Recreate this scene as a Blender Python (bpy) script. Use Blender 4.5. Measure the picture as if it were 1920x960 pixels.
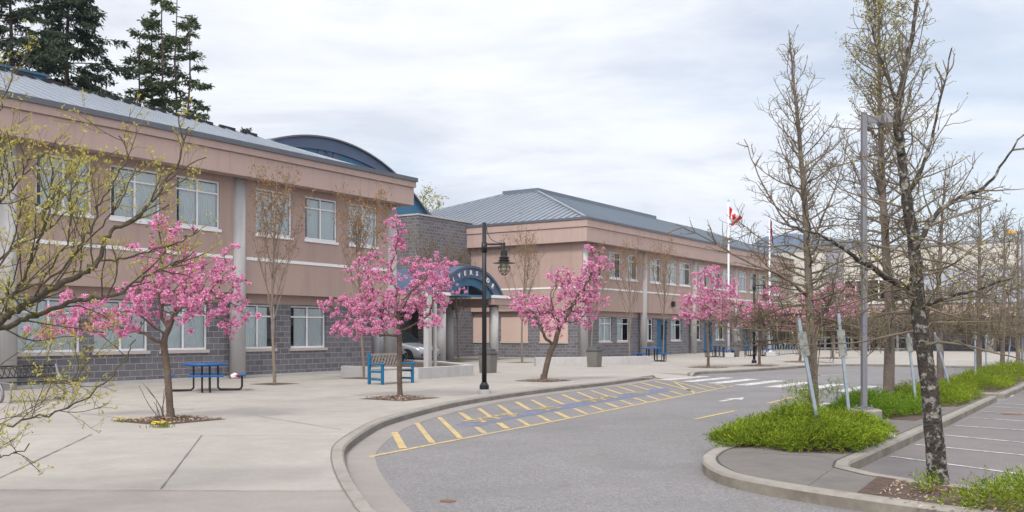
import bpy, bmesh, math, random
import numpy as np
from mathutils import Vector, Matrix

# ------------------------------------------------------------------ clean
for o in list(bpy.data.objects): bpy.data.objects.remove(o)
SC = bpy.context.scene
COL = SC.collection
R_ = math.radians
random.seed(7)

# ------------------------------------------------------------------ camera
EYE = 1.6; F = 1800.0; HOR = 624.0          # focal length and horizon, in pixels of a 1920 wide frame
cam = bpy.data.cameras.new('camera'); camo = bpy.data.objects.new('camera', cam); COL.objects.link(camo)
camo.location = (0, 0, EYE); camo.rotation_euler = (R_(90), 0, 0)
cam.sensor_width = 36; cam.lens = F / 1920 * 36; cam.shift_y = (HOR - 480) / 1920
cam.clip_start = 0.1; cam.clip_end = 12000
SC.camera = camo
SC.render.resolution_x = 1024; SC.render.resolution_y = 512

# ------------------------------------------------------------------ sky
SUN_DIR = Vector((-0.22, -0.60, 0.77)).normalized()
SUN_EL = math.asin(SUN_DIR.z); SUN_AZ = math.atan2(SUN_DIR.x, SUN_DIR.y)
W = bpy.data.worlds.new('World'); SC.world = W; W.use_nodes = True
nt = W.node_tree; N = nt.nodes; L = nt.links; N.clear()
out = N.new('ShaderNodeOutputWorld')
sky = N.new('ShaderNodeTexSky'); sky.sky_type = 'NISHITA'; sky.sun_disc = False
sky.sun_elevation = SUN_EL; sky.sun_rotation = SUN_AZ
bg1 = N.new('ShaderNodeBackground'); bg1.inputs['Strength'].default_value = 0.12
L.new(sky.outputs[0], bg1.inputs['Color'])
tc = N.new('ShaderNodeTexCoord'); sep = N.new('ShaderNodeSeparateXYZ'); L.new(tc.outputs['Generated'], sep.inputs[0])
def wmath(op, a, b=None, clamp=False):
    m = N.new('ShaderNodeMath'); m.operation = op; m.use_clamp = clamp
    for i, s in enumerate((a, b)):
        if s is None: continue
        if isinstance(s, (int, float)): m.inputs[i].default_value = s
        else: L.new(s, m.inputs[i])
    return m.outputs[0]
zz = wmath('ADD', wmath('MAXIMUM', sep.outputs[2], 0.0), 0.16)
comb = N.new('ShaderNodeCombineXYZ')
L.new(wmath('DIVIDE', sep.outputs[0], zz), comb.inputs[0]); L.new(wmath('DIVIDE', sep.outputs[1], zz), comb.inputs[1])
def wnoise(scale, detail, rough, dist, loc):
    mp = N.new('ShaderNodeMapping'); mp.inputs['Location'].default_value = loc
    mp.inputs['Scale'].default_value = (scale[0], scale[1], 1); mp.inputs['Rotation'].default_value = (0, 0, R_(12))
    L.new(comb.outputs[0], mp.inputs[0])
    n = N.new('ShaderNodeTexNoise'); n.inputs['Scale'].default_value = 1.0; n.inputs['Detail'].default_value = detail
    n.inputs['Roughness'].default_value = rough; n.inputs['Distortion'].default_value = dist
    L.new(mp.outputs[0], n.inputs['Vector']); return n.outputs['Fac']
n1 = wnoise((1.1, 1.7), 9, 0.60, 0.35, (3.1, 1.7, 0))
n2 = wnoise((0.55, 0.8), 6, 0.55, 0.5, (8.4, 2.2, 4.0))
ramp = N.new('ShaderNodeValToRGB'); cr = ramp.color_ramp
cr.elements[0].position = 0.36; cr.elements[0].color = (0.65, 0.67, 0.735, 1)
cr.elements[1].position = 0.63; cr.elements[1].color = (0.94, 0.94, 0.945, 1)
e = cr.elements.new(0.49); e.color = (0.82, 0.83, 0.865, 1)
L.new(n1, ramp.inputs[0])
bg2 = N.new('ShaderNodeBackground'); bg2.inputs['Strength'].default_value = 0.97
# the cloud veil is brighter round the hidden sun
dotn = N.new('ShaderNodeVectorMath'); dotn.operation = 'DOT_PRODUCT'; L.new(tc.outputs['Generated'], dotn.inputs[0]); dotn.inputs[1].default_value = SUN_DIR
glow = wmath('ADD', wmath('MULTIPLY', wmath('POWER', wmath('MAXIMUM', dotn.outputs['Value'], 0.0), 1.2), 0.95), 1.0)
gs = N.new('ShaderNodeVectorMath'); gs.operation = 'SCALE'; L.new(ramp.outputs[0], gs.inputs[0]); L.new(glow, gs.inputs['Scale'])
L.new(gs.outputs[0], bg2.inputs['Color'])
cov = N.new('ShaderNodeMapRange'); cov.inputs['From Min'].default_value = 0.34; cov.inputs['From Max'].default_value = 0.50
cov.inputs['To Min'].default_value = 0.58; cov.inputs['To Max'].default_value = 1.0
L.new(n2, cov.inputs[0])
mx = N.new('ShaderNodeMixShader'); L.new(cov.outputs[0], mx.inputs[0]); L.new(bg1.outputs[0], mx.inputs[1]); L.new(bg2.outputs[0], mx.inputs[2])
L.new(mx.outputs[0], out.inputs['Surface'])

# ------------------------------------------------------------------ sun through thin cloud
sl = bpy.data.lights.new('sun', 'SUN'); sl.energy = 2.3; sl.angle = R_(12); sl.color = (1.0, 0.93, 0.83)
so = bpy.data.objects.new('sun', sl); COL.objects.link(so); so.location = (-30, -20, 60)
so.rotation_euler = SUN_DIR.to_track_quat('Z', 'Y').to_euler()

# ------------------------------------------------------------------ exposure
VS = SC.view_settings; VS.view_transform = 'Standard'; VS.look = 'None'; VS.exposure = 0.35; VS.gamma = 1.0; VS.use_curve_mapping = False

# ================================================================== helpers
UX, UY = math.sin(R_(33.47)), math.cos(R_(33.47))     # u runs along the facades away from the camera, v into the buildings
ANG = math.atan2(UY, UX)
def w2(u, v, z=0.0): return (u * UX - v * UY, u * UY + v * UX, z)
def uv(x, y): return (x * UX + y * UY, -x * UY + y * UX)
def G(px, py, z=0.0):                                  # a point on level z seen at a pixel of the photograph
    y = (EYE - z) * F / (py - HOR); return ((px - 960) / F * y, y, z)
def GU(px, py, z=0.0): g = G(px, py, z); return uv(g[0], g[1])
def Yv(px, v): t = (px - 960) / F; return v / (-t * UY + UX)
def Uv(px, v): t = (px - 960) / F; return Yv(px, v) * (t * UX + UY)
def Zv(px, py, v): return EYE + (HOR - py) / F * Yv(px, v)
def Yu(px, u): t = (px - 960) / F; return u / (t * UX + UY)
def Vu(px, u): t = (px - 960) / F; return Yu(px, u) * (-t * UY + UX)
def Zu(px, py, u): return EYE + (HOR - py) / F * Yu(px, u)
def atY(px, py, y): return np.array([(px - 960) / F * y, y, EYE + (HOR - py) / F * y])

class MB:
    def __init__(s): s.v = []; s.f = []; s.n = 0; s.mi = []
    def add(s, verts, faces, mi=0):
        verts = np.asarray(verts, dtype=float).reshape(-1, 3); s.v.append(verts)
        b = s.n
        if isinstance(faces, np.ndarray):
            s.f.append(faces + b); s.mi.append(np.full(len(faces), mi))
        else:
            by = {}
            for f in faces: by.setdefault(len(f), []).append(f)
            for k, fl in by.items():
                s.f.append(np.array(fl, dtype=int) + b); s.mi.append(np.full(len(fl), mi))
        s.n += len(verts)
    def box(s, x0, x1, y0, y1, z0, z1, mi=0, M=None):
        x0, x1 = min(x0, x1), max(x0, x1); y0, y1 = min(y0, y1), max(y0, y1); z0, z1 = min(z0, z1), max(z0, z1)
        v = [(x0,y0,z0),(x1,y0,z0),(x1,y1,z0),(x0,y1,z0),(x0,y0,z1),(x1,y0,z1),(x1,y1,z1),(x0,y1,z1)]
        if M is not None: v = [tuple(M @ Vector(p)) for p in v]
        s.add(v, [(0,3,2,1),(4,5,6,7),(0,1,5,4),(1,2,6,5),(2,3,7,6),(3,0,4,7)], mi)
    def bar(s, a, b, w, h=None):
        """square bar between two points"""
        h = h or w; a = Vector(a); b = Vector(b); d = b - a; q = d.to_track_quat('Z', 'Y').to_matrix().to_4x4()
        M = Matrix.Translation(a) @ q; s.box(-w/2, w/2, -h/2, h/2, 0, d.length, M=M)
    def quad(s, a, b, c, d, mi=0): s.add([a, b, c, d], [(0, 1, 2, 3)], mi)
    def prism(s, pts, z0, z1, mi=0):
        n = len(pts)
        a = sum(pts[i][0]*pts[(i+1)%n][1] - pts[(i+1)%n][0]*pts[i][1] for i in range(n))
        if a < 0: pts = pts[::-1]
        v = [(p[0], p[1], z0) for p in pts] + [(p[0], p[1], z1) for p in pts]
        f = [(i, (i+1) % n, (i+1) % n + n, i + n) for i in range(n)] + [tuple(range(n-1, -1, -1)), tuple(range(n, 2*n))]
        s.add(v, f, mi)
    def tube(s, P, r, n=6, cap=True):
        P = np.asarray(P, dtype=float); m = len(P)
        if m < 2: return
        r = np.broadcast_to(np.asarray(r, dtype=float), (m,))
        T = np.gradient(P, axis=0); T /= np.linalg.norm(T, axis=1)[:, None] + 1e-12
        ref = np.array([0, 0, 1.0]) if abs(T[0][2]) < 0.9 else np.array([1.0, 0, 0])
        A = np.zeros_like(P); a = np.cross(T[0], ref); a /= np.linalg.norm(a)
        for i in range(m):
            a = a - T[i] * np.dot(a, T[i]); a /= np.linalg.norm(a) + 1e-12; A[i] = a
        Bv = np.cross(T, A); th = np.arange(n) * 2 * math.pi / n
        V = P[:, None, :] + r[:, None, None] * (np.cos(th)[None, :, None] * A[:, None, :] + np.sin(th)[None, :, None] * Bv[:, None, :])
        i = np.arange(m - 1)[:, None] * n; j = np.arange(n)[None, :]; k = (j + 1) % n
        f = np.stack([i + j, i + k, i + n + k, i + n + j], -1).reshape(-1, 4)
        s.add(V.reshape(-1, 3), f)
        if cap:
            s.add(V[0], [tuple(range(n - 1, -1, -1))]); s.add(V[-1], [tuple(range(n))])
    def lathe(s, prof, n=16, c=(0, 0, 0)):
        m = len(prof); th = np.arange(n) * 2 * math.pi / n
        V = np.array([[(c[0] + r * math.cos(t), c[1] + r * math.sin(t), c[2] + z) for t in th] for r, z in prof])
        f = [(i*n + j, i*n + (j+1) % n, (i+1)*n + (j+1) % n, (i+1)*n + j) for i in range(m-1) for j in range(n)]
        f += [tuple(range(n-1, -1, -1)), tuple((m-1)*n + j for j in range(n))]
        s.add(V.reshape(-1, 3), f)
    def cyl(s, x, y, r, z0, z1, n=20, r1=None): s.lathe([(r, z0), (r1 or r, z1)], n, (x, y, 0))
    def balls(s, C, rad, rng, fine=False, noise=0.28, squash=1.0):
        C = np.asarray(C); T, Fc = ICO2 if fine else ICO1
        k = len(T); n = len(C)
        if n == 0: return
        rad = np.broadcast_to(np.asarray(rad, dtype=float), (n,))
        V = T[None] * (1 + noise * (rng.random((n, k, 1)) - 0.5) * 2)
        ang = rng.random(n) * 6.283; ca, sa = np.cos(ang), np.sin(ang)
        X = V[:, :, 0] * ca[:, None] - V[:, :, 1] * sa[:, None]; Y = V[:, :, 0] * sa[:, None] + V[:, :, 1] * ca[:, None]
        V = np.stack([X, Y, V[:, :, 2] * squash], -1) * rad[:, None, None] + C[:, None, :]
        f = (Fc[None] + (np.arange(n) * k)[:, None, None]).reshape(-1, 3)
        s.add(V.reshape(-1, 3), f)
    def leaves(s, C, D, ln, wd, rng, n_up=None):
        """diamond leaves: centres C, directions D"""
        C = np.asarray(C, dtype=float); n = len(C)
        if n == 0: return
        D = np.asarray(D, dtype=float); D = D / (np.linalg.norm(D, axis=1)[:, None] + 1e-9)
        rnd = rng.normal(size=(n, 3))
        if n_up is not None: rnd = rnd * (1 - n_up) + np.array([0, 0, 1.0]) * n_up * 2
        S = np.cross(D, rnd); S /= np.linalg.norm(S, axis=1)[:, None] + 1e-9
        ln = np.broadcast_to(np.asarray(ln, dtype=float), (n,))[:, None]; wd = np.broadcast_to(np.asarray(wd, dtype=float), (n,))[:, None]
        Nn = np.cross(S, D)
        V = np.stack([C, C + D * ln * .5 + S * wd * .5 + Nn * wd * .15, C + D * ln, C + D * ln * .5 - S * wd * .5 + Nn * wd * .15], 1)
        s.add(V.reshape(-1, 3), np.arange(n * 4).reshape(n, 4))
    def build(s, name, mats, parent=None, origin=(0, 0, 0), smooth=False):
        me = bpy.data.meshes.new(name)
        V = np.concatenate(s.v) - np.asarray(origin, dtype=float)
        me.vertices.add(len(V)); me.vertices.foreach_set('co', V.ravel())
        tot = np.concatenate([np.full(len(f), f.shape[1]) for f in s.f]); loops = np.concatenate([f.ravel() for f in s.f])
        me.loops.add(len(loops)); me.loops.foreach_set('vertex_index', loops.astype(np.int32))
        me.polygons.add(len(tot)); st = np.concatenate([[0], np.cumsum(tot)[:-1]])
        me.polygons.foreach_set('loop_start', st.astype(np.int32)); me.polygons.foreach_set('loop_total', tot.astype(np.int32))
        me.polygons.foreach_set('material_index', np.concatenate(s.mi).astype(np.int32))
        if not isinstance(mats, (list, tuple)): mats = [mats]
        for m in mats: me.materials.append(m)
        me.update(calc_edges=True); me.validate()
        me.polygons.foreach_set('use_smooth', np.full(len(me.polygons), bool(smooth)))
        o = bpy.data.objects.new(name, me); COL.objects.link(o)
        if parent: o.parent = parent
        return o

def _ico(sub):
    bm = bmesh.new(); bmesh.ops.create_icosphere(bm, subdivisions=sub, radius=1.0)
    v = np.array([x.co[:] for x in bm.verts]); f = np.array([[x.index for x in p.verts] for p in bm.faces]); bm.free(); return v, f
ICO1 = _ico(1); ICO2 = _ico(2)

def tag(o, label=None, cat=None, group=None, kind=None):
    if label: o['label'] = label
    if cat: o['category'] = cat
    if group: o['group'] = group
    if kind: o['kind'] = kind
    return o
def thing(name, label, cat, loc=(0, 0, 0), rot=0.0, group=None):
    o = bpy.data.objects.new(name, None); COL.objects.link(o); o.empty_display_size = 0.3
    o.location = loc; o.rotation_euler = (0, 0, rot); return tag(o, label, cat, group)
def struct(name, mb, m, origin=(0, 0, 0)):
    return tag(mb.build(name, m, None, origin), kind='structure')
def dup(root, loc, rot=None, label=None):
    bpy.context.view_layer.update()
    r = root.copy(); COL.objects.link(r); r.location = loc
    if rot is not None: r.rotation_euler = (0, 0, rot)
    if label: r['label'] = label
    kids = [c for c in bpy.data.objects if c.parent == root]
    for ch in kids:
        c = ch.copy(); COL.objects.link(c); c.parent = r
        for g in [x for x in bpy.data.objects if x.parent == ch]:
            d = g.copy(); COL.objects.link(d); d.parent = c
    return r
def bevel(o, w=0.01, seg=2):
    m = o.modifiers.new('bevel', 'BEVEL'); m.width = w; m.segments = seg; m.limit_method = 'ANGLE'; m.angle_limit = R_(40); return o

# ------------------------------------------------------------------ materials
def material(name, col, rough=0.8, metal=0.0, var=None, bump=None, island=None, col2=None, translucent=0.0, spec=0.3, stain=None, coat=0.0, streak=None):
    """var=(scale, amount, detail) tone noise; stain=(scale, colour, low, high); island=colour mixed in by random per loose piece"""
    m = bpy.data.materials.new(name); m.use_nodes = True
    nt = m.node_tree; N = nt.nodes; L = nt.links; b = N['Principled BSDF']
    b.inputs['Roughness'].default_value = rough; b.inputs['Metallic'].default_value = metal
    b.inputs['Specular IOR Level'].default_value = spec
    if coat: b.inputs['Coat Weight'].default_value = coat; b.inputs['Coat Roughness'].default_value = 0.08
    tc = N.new('ShaderNodeTexCoord'); src = None
    rgb = N.new('ShaderNodeRGB'); rgb.outputs[0].default_value = (*col, 1); src = rgb.outputs[0]
    def mixc(f, a, bcol, mode='MIX'):
        x = N.new('ShaderNodeMix'); x.data_type = 'RGBA'; x.blend_type = mode
        if isinstance(f, (float, int)): x.inputs[0].default_value = f
        else: L.new(f, x.inputs[0])
        L.new(a, x.inputs[6])
        if isinstance(bcol, tuple): x.inputs[7].default_value = (*bcol[:3], 1)
        else: L.new(bcol, x.inputs[7])
        return x.outputs[2]
    if island:
        g = N.new('ShaderNodeNewGeometry'); src = mixc(g.outputs['Random Per Island'], src, island)
    if var:
        vs = var if isinstance(var, list) else [var]
        for (sc, amt, det) in vs:
            n = N.new('ShaderNodeTexNoise'); n.inputs['Scale'].default_value = sc; n.inputs['Detail'].default_value = det; n.inputs['Roughness'].default_value = 0.6
            L.new(tc.outputs['Object'], n.inputs['Vector'])
            mr = N.new('ShaderNodeMapRange'); mr.inputs['From Min'].default_value = 0.25; mr.inputs['From Max'].default_value = 0.75
            mr.inputs['To Min'].default_value = 1 - amt; mr.inputs['To Max'].default_value = 1 + amt; L.new(n.outputs['Fac'], mr.inputs[0])
            cb = N.new('ShaderNodeCombineColor')
            for i in range(3): L.new(mr.outputs[0], cb.inputs[i])
            src = mixc(1.0, src, cb.outputs[0], 'MULTIPLY')
    if stain:
        for (sc, c2, lo, hi) in (stain if isinstance(stain, list) else [stain]):
            n = N.new('ShaderNodeTexNoise'); n.inputs['Scale'].default_value = sc; n.inputs['Detail'].default_value = 6; n.inputs['Roughness'].default_value = 0.65
            L.new(tc.outputs['Object'], n.inputs['Vector'])
            mr = N.new('ShaderNodeMapRange'); mr.inputs['From Min'].default_value = lo; mr.inputs['From Max'].default_value = hi; L.new(n.outputs['Fac'], mr.inputs[0])
            src = mixc(mr.outputs[0], src, c2)
    if streak:
        mp = N.new('ShaderNodeMapping'); mp.inputs['Scale'].default_value = (2.2, 2.2, .10); L.new(tc.outputs['Object'], mp.inputs[0])
        n = N.new('ShaderNodeTexNoise'); n.inputs['Scale'].default_value = 1.6; n.inputs['Detail'].default_value = 6; n.inputs['Roughness'].default_value = 0.7; L.new(mp.outputs[0], n.inputs['Vector'])
        mr = N.new('ShaderNodeMapRange'); mr.inputs['From Min'].default_value = .50; mr.inputs['From Max'].default_value = .80; L.new(n.outputs['Fac'], mr.inputs[0]); src = mixc(mr.outputs[0], src, streak)
    L.new(src, b.inputs['Base Color'])
    if bump:
        n = N.new('ShaderNodeTexNoise'); n.inputs['Scale'].default_value = bump[0]; n.inputs['Detail'].default_value = 5
        L.new(tc.outputs['Object'], n.inputs['Vector'])
        bp = N.new('ShaderNodeBump'); bp.inputs['Strength'].default_value = bump[1]; bp.inputs['Distance'].default_value = bump[2] if len(bump) > 2 else 0.02
        L.new(n.outputs['Fac'], bp.inputs['Height']); L.new(bp.outputs[0], b.inputs['Normal'])
    if translucent:
        t = N.new('ShaderNodeBsdfTranslucent'); L.new(src, t.inputs[0]); ms = N.new('ShaderNodeMixShader'); ms.inputs[0].default_value = translucent
        L.new(b.outputs[0], ms.inputs[1]); L.new(t.outputs[0], ms.inputs[2]); L.new(ms.outputs[0], N['Material Output'].inputs[0])
    return m

M = {}
M['stucco'] = material('pink_stucco', (0.375, 0.275, 0.243), 0.9, streak=(0.30, 0.222, 0.20), var=[(0.35, .05, 3), (6, .03, 4)], bump=(90, .12, .01), stain=(0.9, (0.315, 0.23, 0.205), .58, .85))
M['fascia'] = material('pink_fascia', (0.40, 0.297, 0.268), 0.9, streak=(0.325, 0.245, 0.222), var=[(0.3, .05, 3), (5, .025, 4)], bump=(90, .1, .01), stain=(0.7, (0.35, 0.26, 0.235), .58, .85))
M['infill'] = material('pink_panel', (0.50, 0.375, 0.325), 0.85, var=(1, .04, 3))
M['flash'] = material('roof_flashing', (0.115, 0.12, 0.145), 0.5, metal=0.2, var=(2, .08, 3))
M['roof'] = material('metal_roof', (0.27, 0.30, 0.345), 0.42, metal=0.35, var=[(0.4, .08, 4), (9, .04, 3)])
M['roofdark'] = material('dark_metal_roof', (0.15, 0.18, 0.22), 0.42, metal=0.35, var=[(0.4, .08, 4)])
M['bluemetal'] = material('blue_metal', (0.04, 0.125, 0.22), 0.5, var=[(1.5, .08, 4)])
M['steelblue'] = material('steel_blue_metal', (0.045, 0.105, 0.175), 0.5, var=[(1.5, .08, 4)])
M['navy'] = material('navy_metal', (0.07, 0.10, 0.165), 0.5, var=[(1.2, .08, 4)])
M['concrete_col'] = material('pale_concrete', (0.42, 0.412, 0.415), 0.85, streak=(0.335, 0.325, 0.32), var=[(0.8, .07, 4), (7, .05, 4)], bump=(40, .15, .01))
M['white'] = material('white_trim', (0.72, 0.72, 0.74), 0.5, var=(3, .03, 2))
M['sill'] = material('beige_sill', (0.42, 0.37, 0.34), 0.8, var=(4, .06, 3))
M['blind'] = material('window_blind', (0.88, 0.91, 0.92), 0.8, translucent=.08)
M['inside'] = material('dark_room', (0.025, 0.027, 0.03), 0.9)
M['doorblue'] = material('blue_door', (0.022, 0.10, 0.20), 0.45, var=(2, .06, 3))
M['plaza'] = material('plaza_concrete', (0.315, 0.294, 0.271), 0.9, var=[(0.16, .12, 4), (1.5, .10, 6), (9, .06, 5), (30, .08, 4)], bump=(60, .2, .01), stain=[(0.5, (0.26, 0.24, 0.225), .54, .78), (3.5, (0.25, .23, .215), .62, .82)])
M['walk'] = material('sidewalk_concrete', (0.245, 0.225, 0.21), 0.9, var=[(0.3, .12, 4), (2.5, .08, 5), (25, .07, 4)], bump=(60, .2, .01))
M['kerbface'] = material('dark_kerb_face', (0.20, 0.185, 0.17), 0.9, var=[(0.9, .2, 5), (9, .15, 5)], bump=(50, .3, .01), stain=(1.6, (0.12, 0.112, 0.10), .5, .75))  # darker, blotchy tone of the kerb concrete for the road side
M['darkjoint'] = material('dark_joint', (0.07, 0.063, 0.055), 0.95, var=(5, .4, 4))
M['kerbbrown'] = material('brown_kerb_face', (0.215, 0.192, 0.16), 0.9, var=[(1.2, .2, 5), (9, .15, 5)], bump=(50, .3, .01), stain=(1.9, (0.13, 0.115, 0.095), .48, .72))  # darker brown concrete tone on the outer face of the island kerbs
M['kerb'] = material('kerb_concrete', (0.26, 0.242, 0.22), 0.9, var=[(0.7, .14, 5), (8, .12, 5)], bump=(50, .3, .01), stain=(2.2, (0.17, 0.155, 0.135), .52, .75))
M['island'] = material('island_concrete', (0.15, 0.139, 0.131), 0.9, var=[(0.5, .14, 5), (5, .1, 5)], bump=(50, .3, .01), stain=(1.4, (0.105, 0.098, 0.092), .5, .75))
M['joint'] = material('joint_line', (0.15, 0.14, 0.13), 0.95, var=(12, .3, 4))
M['asphalt'] = material('asphalt', (0.185, 0.178, 0.184), 0.88, var=[(0.12, .10, 4), (1.1, .06, 5), (14, .18, 5), (40, .45, 3)], bump=(120, .5, .01), stain=[(0.45, (0.135, 0.13, 0.134), .50, .78), (2.6, (0.13, 0.125, 0.128), .62, .74), (0.9, (0.225, 0.215, 0.21), .56, .80)])
M['lot'] = material('parking_asphalt', (0.165, 0.150, 0.152), 0.88, var=[(0.2, .14, 4), (1.6, .08, 5), (24, .16, 5), (70, .25, 3)], bump=(120, .5, .01), stain=(0.8, (0.12, 0.115, 0.115), .55, .8))
M['yellow'] = material('yellow_paint', (0.52, 0.38, 0.14), 0.85, var=[(6, .12, 4)], stain=[(1.3, (0.36, 0.29, 0.17), .45, .7), (16, (0.215, 0.205, 0.20), .46, .64)])
M['whitepaint'] = material('white_paint', (0.56, 0.55, 0.55), 0.85, var=[(4, .08, 4)], stain=[(1.1, (0.40, 0.39, 0.39), .45, .7), (10, (0.24, 0.232, 0.238), .47, .62)])
M['bluepaint'] = material('blue_paint', (0.115, 0.135, 0.215), 0.8, var=[(3, .15, 5)], stain=[(7, (0.19, 0.185, 0.20), .5, .66)])
M['mulch'] = material('bark_mulch', (0.20, 0.14, 0.11), 0.95, island=(0.42, 0.33, 0.265), var=[(40, .3, 4)])
M['soil'] = material('dark_soil', (0.10, 0.072, 0.057), 0.95, var=[(8, .3, 5), (60, .35, 4)], bump=(60, .8, .03))
M['ground'] = material('far_ground', (0.075, 0.09, 0.05), 0.95, var=[(0.02, .3, 5)])
M['hills'] = material('hazy_forested_hills', (0.018, 0.046, 0.085), 0.95, var=[(0.004, .35, 6)], bump=(.02, .6, 20))  # forest base colour shifted to blue, carrying part of the distance haze
M['cherry_bark'] = material('cherry_bark', (0.115, 0.085, 0.068), 0.95, var=[(4, .25, 4), (30, .25, 4)], bump=(40, .7, .02), stain=(9, (0.20, 0.165, 0.14), .55, .75))
M['oak_bark'] = material('oak_bark', (0.135, 0.105, 0.08), 0.95, var=[(3, .25, 4), (28, .3, 5)], bump=(35, .9, .03), stain=(5, (0.155, 0.145, 0.085), .52, .75))
M['grey_bark'] = material('grey_bark', (0.165, 0.135, 0.115), 0.95, var=[(3, .25, 4), (28, .3, 5)], bump=(35, .9, .03), stain=(7, (0.22, 0.165, 0.12), .55, .75))
M['twig'] = material('oak_twig', (0.15, 0.122, 0.09), 0.9, var=[(3, .25, 4)], stain=(4, (0.16, 0.145, 0.075), .55, .75))
M['olive_twig'] = material('olive_twig', (0.17, 0.14, 0.06), 0.9, var=[(3, .2, 4)])
M['moss_bark'] = material('lichen_bark', (0.05, 0.043, 0.037), 0.95, var=[(3, .3, 4), (25, .35, 5)], bump=(28, 1.0, .04), stain=[(13, (0.25, 0.24, 0.215), .52, .60), (4, (0.06, 0.06, 0.022), .60, .75)])
M['mossy_limb'] = material('mossy_limb', (0.098, 0.082, 0.062), 0.95, var=[(5, .25, 4), (28, .3, 5)], bump=(35, .9, .02), stain=(3.5, (0.085, 0.085, 0.028), .52, .68))
M['maple_bark'] = material('maple_bark', (0.20, 0.16, 0.13), 0.9, var=[(4, .2, 4), (20, .2, 5)], bump=(35, .5, .02))
M['conifer_bark'] = material('conifer_bark', (0.085, 0.062, 0.052), 0.95, var=[(1, .25, 4)])
M['blossom'] = material('pink_blossom', (0.52, 0.125, 0.31), 0.75, island=(0.88, 0.52, 0.68), translucent=0.3)
M['shadecore'] = material('magenta_shade_core', (0.36, 0.055, 0.18), 0.8, island=(0.52, 0.14, 0.30))  # dark blossom cores: shade in the gaps between petals, put into the colour
M['bronze_leaf'] = material('bronze_leaf', (0.19, 0.075, 0.035), 0.7, island=(0.13, 0.12, 0.035), translucent=0.3)
M['rust_leaf'] = material('rust_leaf', (0.27, 0.125, 0.035), 0.7, island=(0.33, 0.20, 0.07), translucent=0.35)
M['bud_leaf'] = material('bud_leaf', (0.36, 0.36, 0.07), 0.7, island=(0.50, 0.42, 0.12), translucent=0.35)
M['spring_leaf'] = material('spring_leaf', (0.27, 0.30, 0.07), 0.7, island=(0.42, 0.36, 0.13), translucent=0.35)
M['juniper'] = material('juniper', (0.035, 0.10, 0.008), 0.7, island=(0.33, 0.40, 0.025), var=(1.6, .4, 3), translucent=0.3)
M['juniper_dark'] = material('juniper_green', (0.035, 0.10, 0.010), 0.7, island=(0.22, 0.34, 0.02), translucent=0.3)
M['dry_twig'] = material('dry_twig', (0.24, 0.16, 0.085), 0.9, island=(0.13, 0.08, 0.05))
M['fir'] = material('fir_needles', (0.022, 0.040, 0.030), 0.8, island=(0.055, 0.075, 0.040), translucent=0.15)
M['pine'] = material('pine_needles', (0.030, 0.055, 0.030), 0.8, island=(0.10, 0.12, 0.045), translucent=0.15)
M['black'] = material('black_metal', (0.018, 0.018, 0.021), 0.4, var=(3, .1, 2))
M['greypole'] = material('grey_pole', (0.20, 0.20, 0.225), 0.45, metal=.3, var=[(4, .1, 4)])
M['galv'] = material('galvanised_post', (0.30, 0.36, 0.42), 0.5, metal=.35, var=[(6, .12, 4)], stain=(5, (0.20, 0.215, 0.23), .55, .75))
M['tableblue'] = material('blue_plastic', (0.008, 0.085, 0.27), 0.4, var=(5, .07, 3))
M['benchblue'] = material('blue_bench_paint', (0.01, 0.12, 0.25), 0.5, var=(7, .12, 4))
M['oldwood'] = material('weathered_wood', (0.27, 0.235, 0.22), 0.9, var=[(9, .2, 5)], bump=(40, .3, .01))
M['bin'] = material('aggregate_bin', (0.155, 0.145, 0.135), 0.95, var=[(60, .35, 3), (3, .1, 3)], bump=(90, .6, .01))
M['binlid'] = material('bin_hood', (0.07, 0.07, 0.073), 0.6, var=(5, .12, 3))
M['flagred'] = material('flag_red', (0.55, 0.012, 0.03), 0.7, translucent=.25)
M['flagwhite'] = material('flag_white', (0.78, 0.78, 0.8), 0.7, translucent=.25)
M['flagblue'] = material('flag_blue', (0.03, 0.03, 0.16), 0.7, translucent=.2)
M['silver'] = material('silver_paint', (0.27, 0.285, 0.32), 0.32, metal=.35, coat=.5)
M['tyre'] = material('tyre_rubber', (0.018, 0.018, 0.02), 0.85)
M['alloy'] = material('alloy_rim', (0.30, 0.31, 0.33), 0.35, metal=.8)
M['carglass'] = material('car_glass', (0.02, 0.024, 0.028), 0.06, spec=.6)
M['lampglass'] = material('headlight_lens', (0.55, 0.58, 0.62), 0.12, metal=.3, spec=.6)
M['frost'] = material('frosted_glass', (0.50, 0.46, 0.34), 0.35)
M['beige'] = material('beige_cladding', (0.52, 0.50, 0.455), 0.85, var=[(0.3, .06, 4)])
M['greymetal'] = material('grey_cladding', (0.25, 0.26, 0.295), 0.6, metal=.1, var=[(0.4, .06, 3)])
M['amber'] = material('amber_lens', (0.62, 0.36, 0.12), 0.35)
M['sign'] = material('scuffed_sign', (0.26, 0.27, 0.26), 0.5, var=[(12, .2, 4)], stain=[(13, (0.15, 0.155, 0.14), .46, .62)])
M['pansy'] = material('yellow_petal', (0.80, 0.55, 0.02), 0.7, translucent=.2)
M['grass'] = material('short_grass', (0.09, 0.15, 0.02), 0.8, island=(0.16, 0.2, 0.03), translucent=.2)
M['red'] = material('red_wrapper', (0.55, 0.02, 0.025), 0.5)
M['bagwhite'] = material('white_bag', (0.75, 0.73, 0.73), 0.6)
M['iron'] = material('rusty_iron', (0.17, 0.10, 0.065), 0.8, metal=.3, var=(20, .3, 3))

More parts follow.
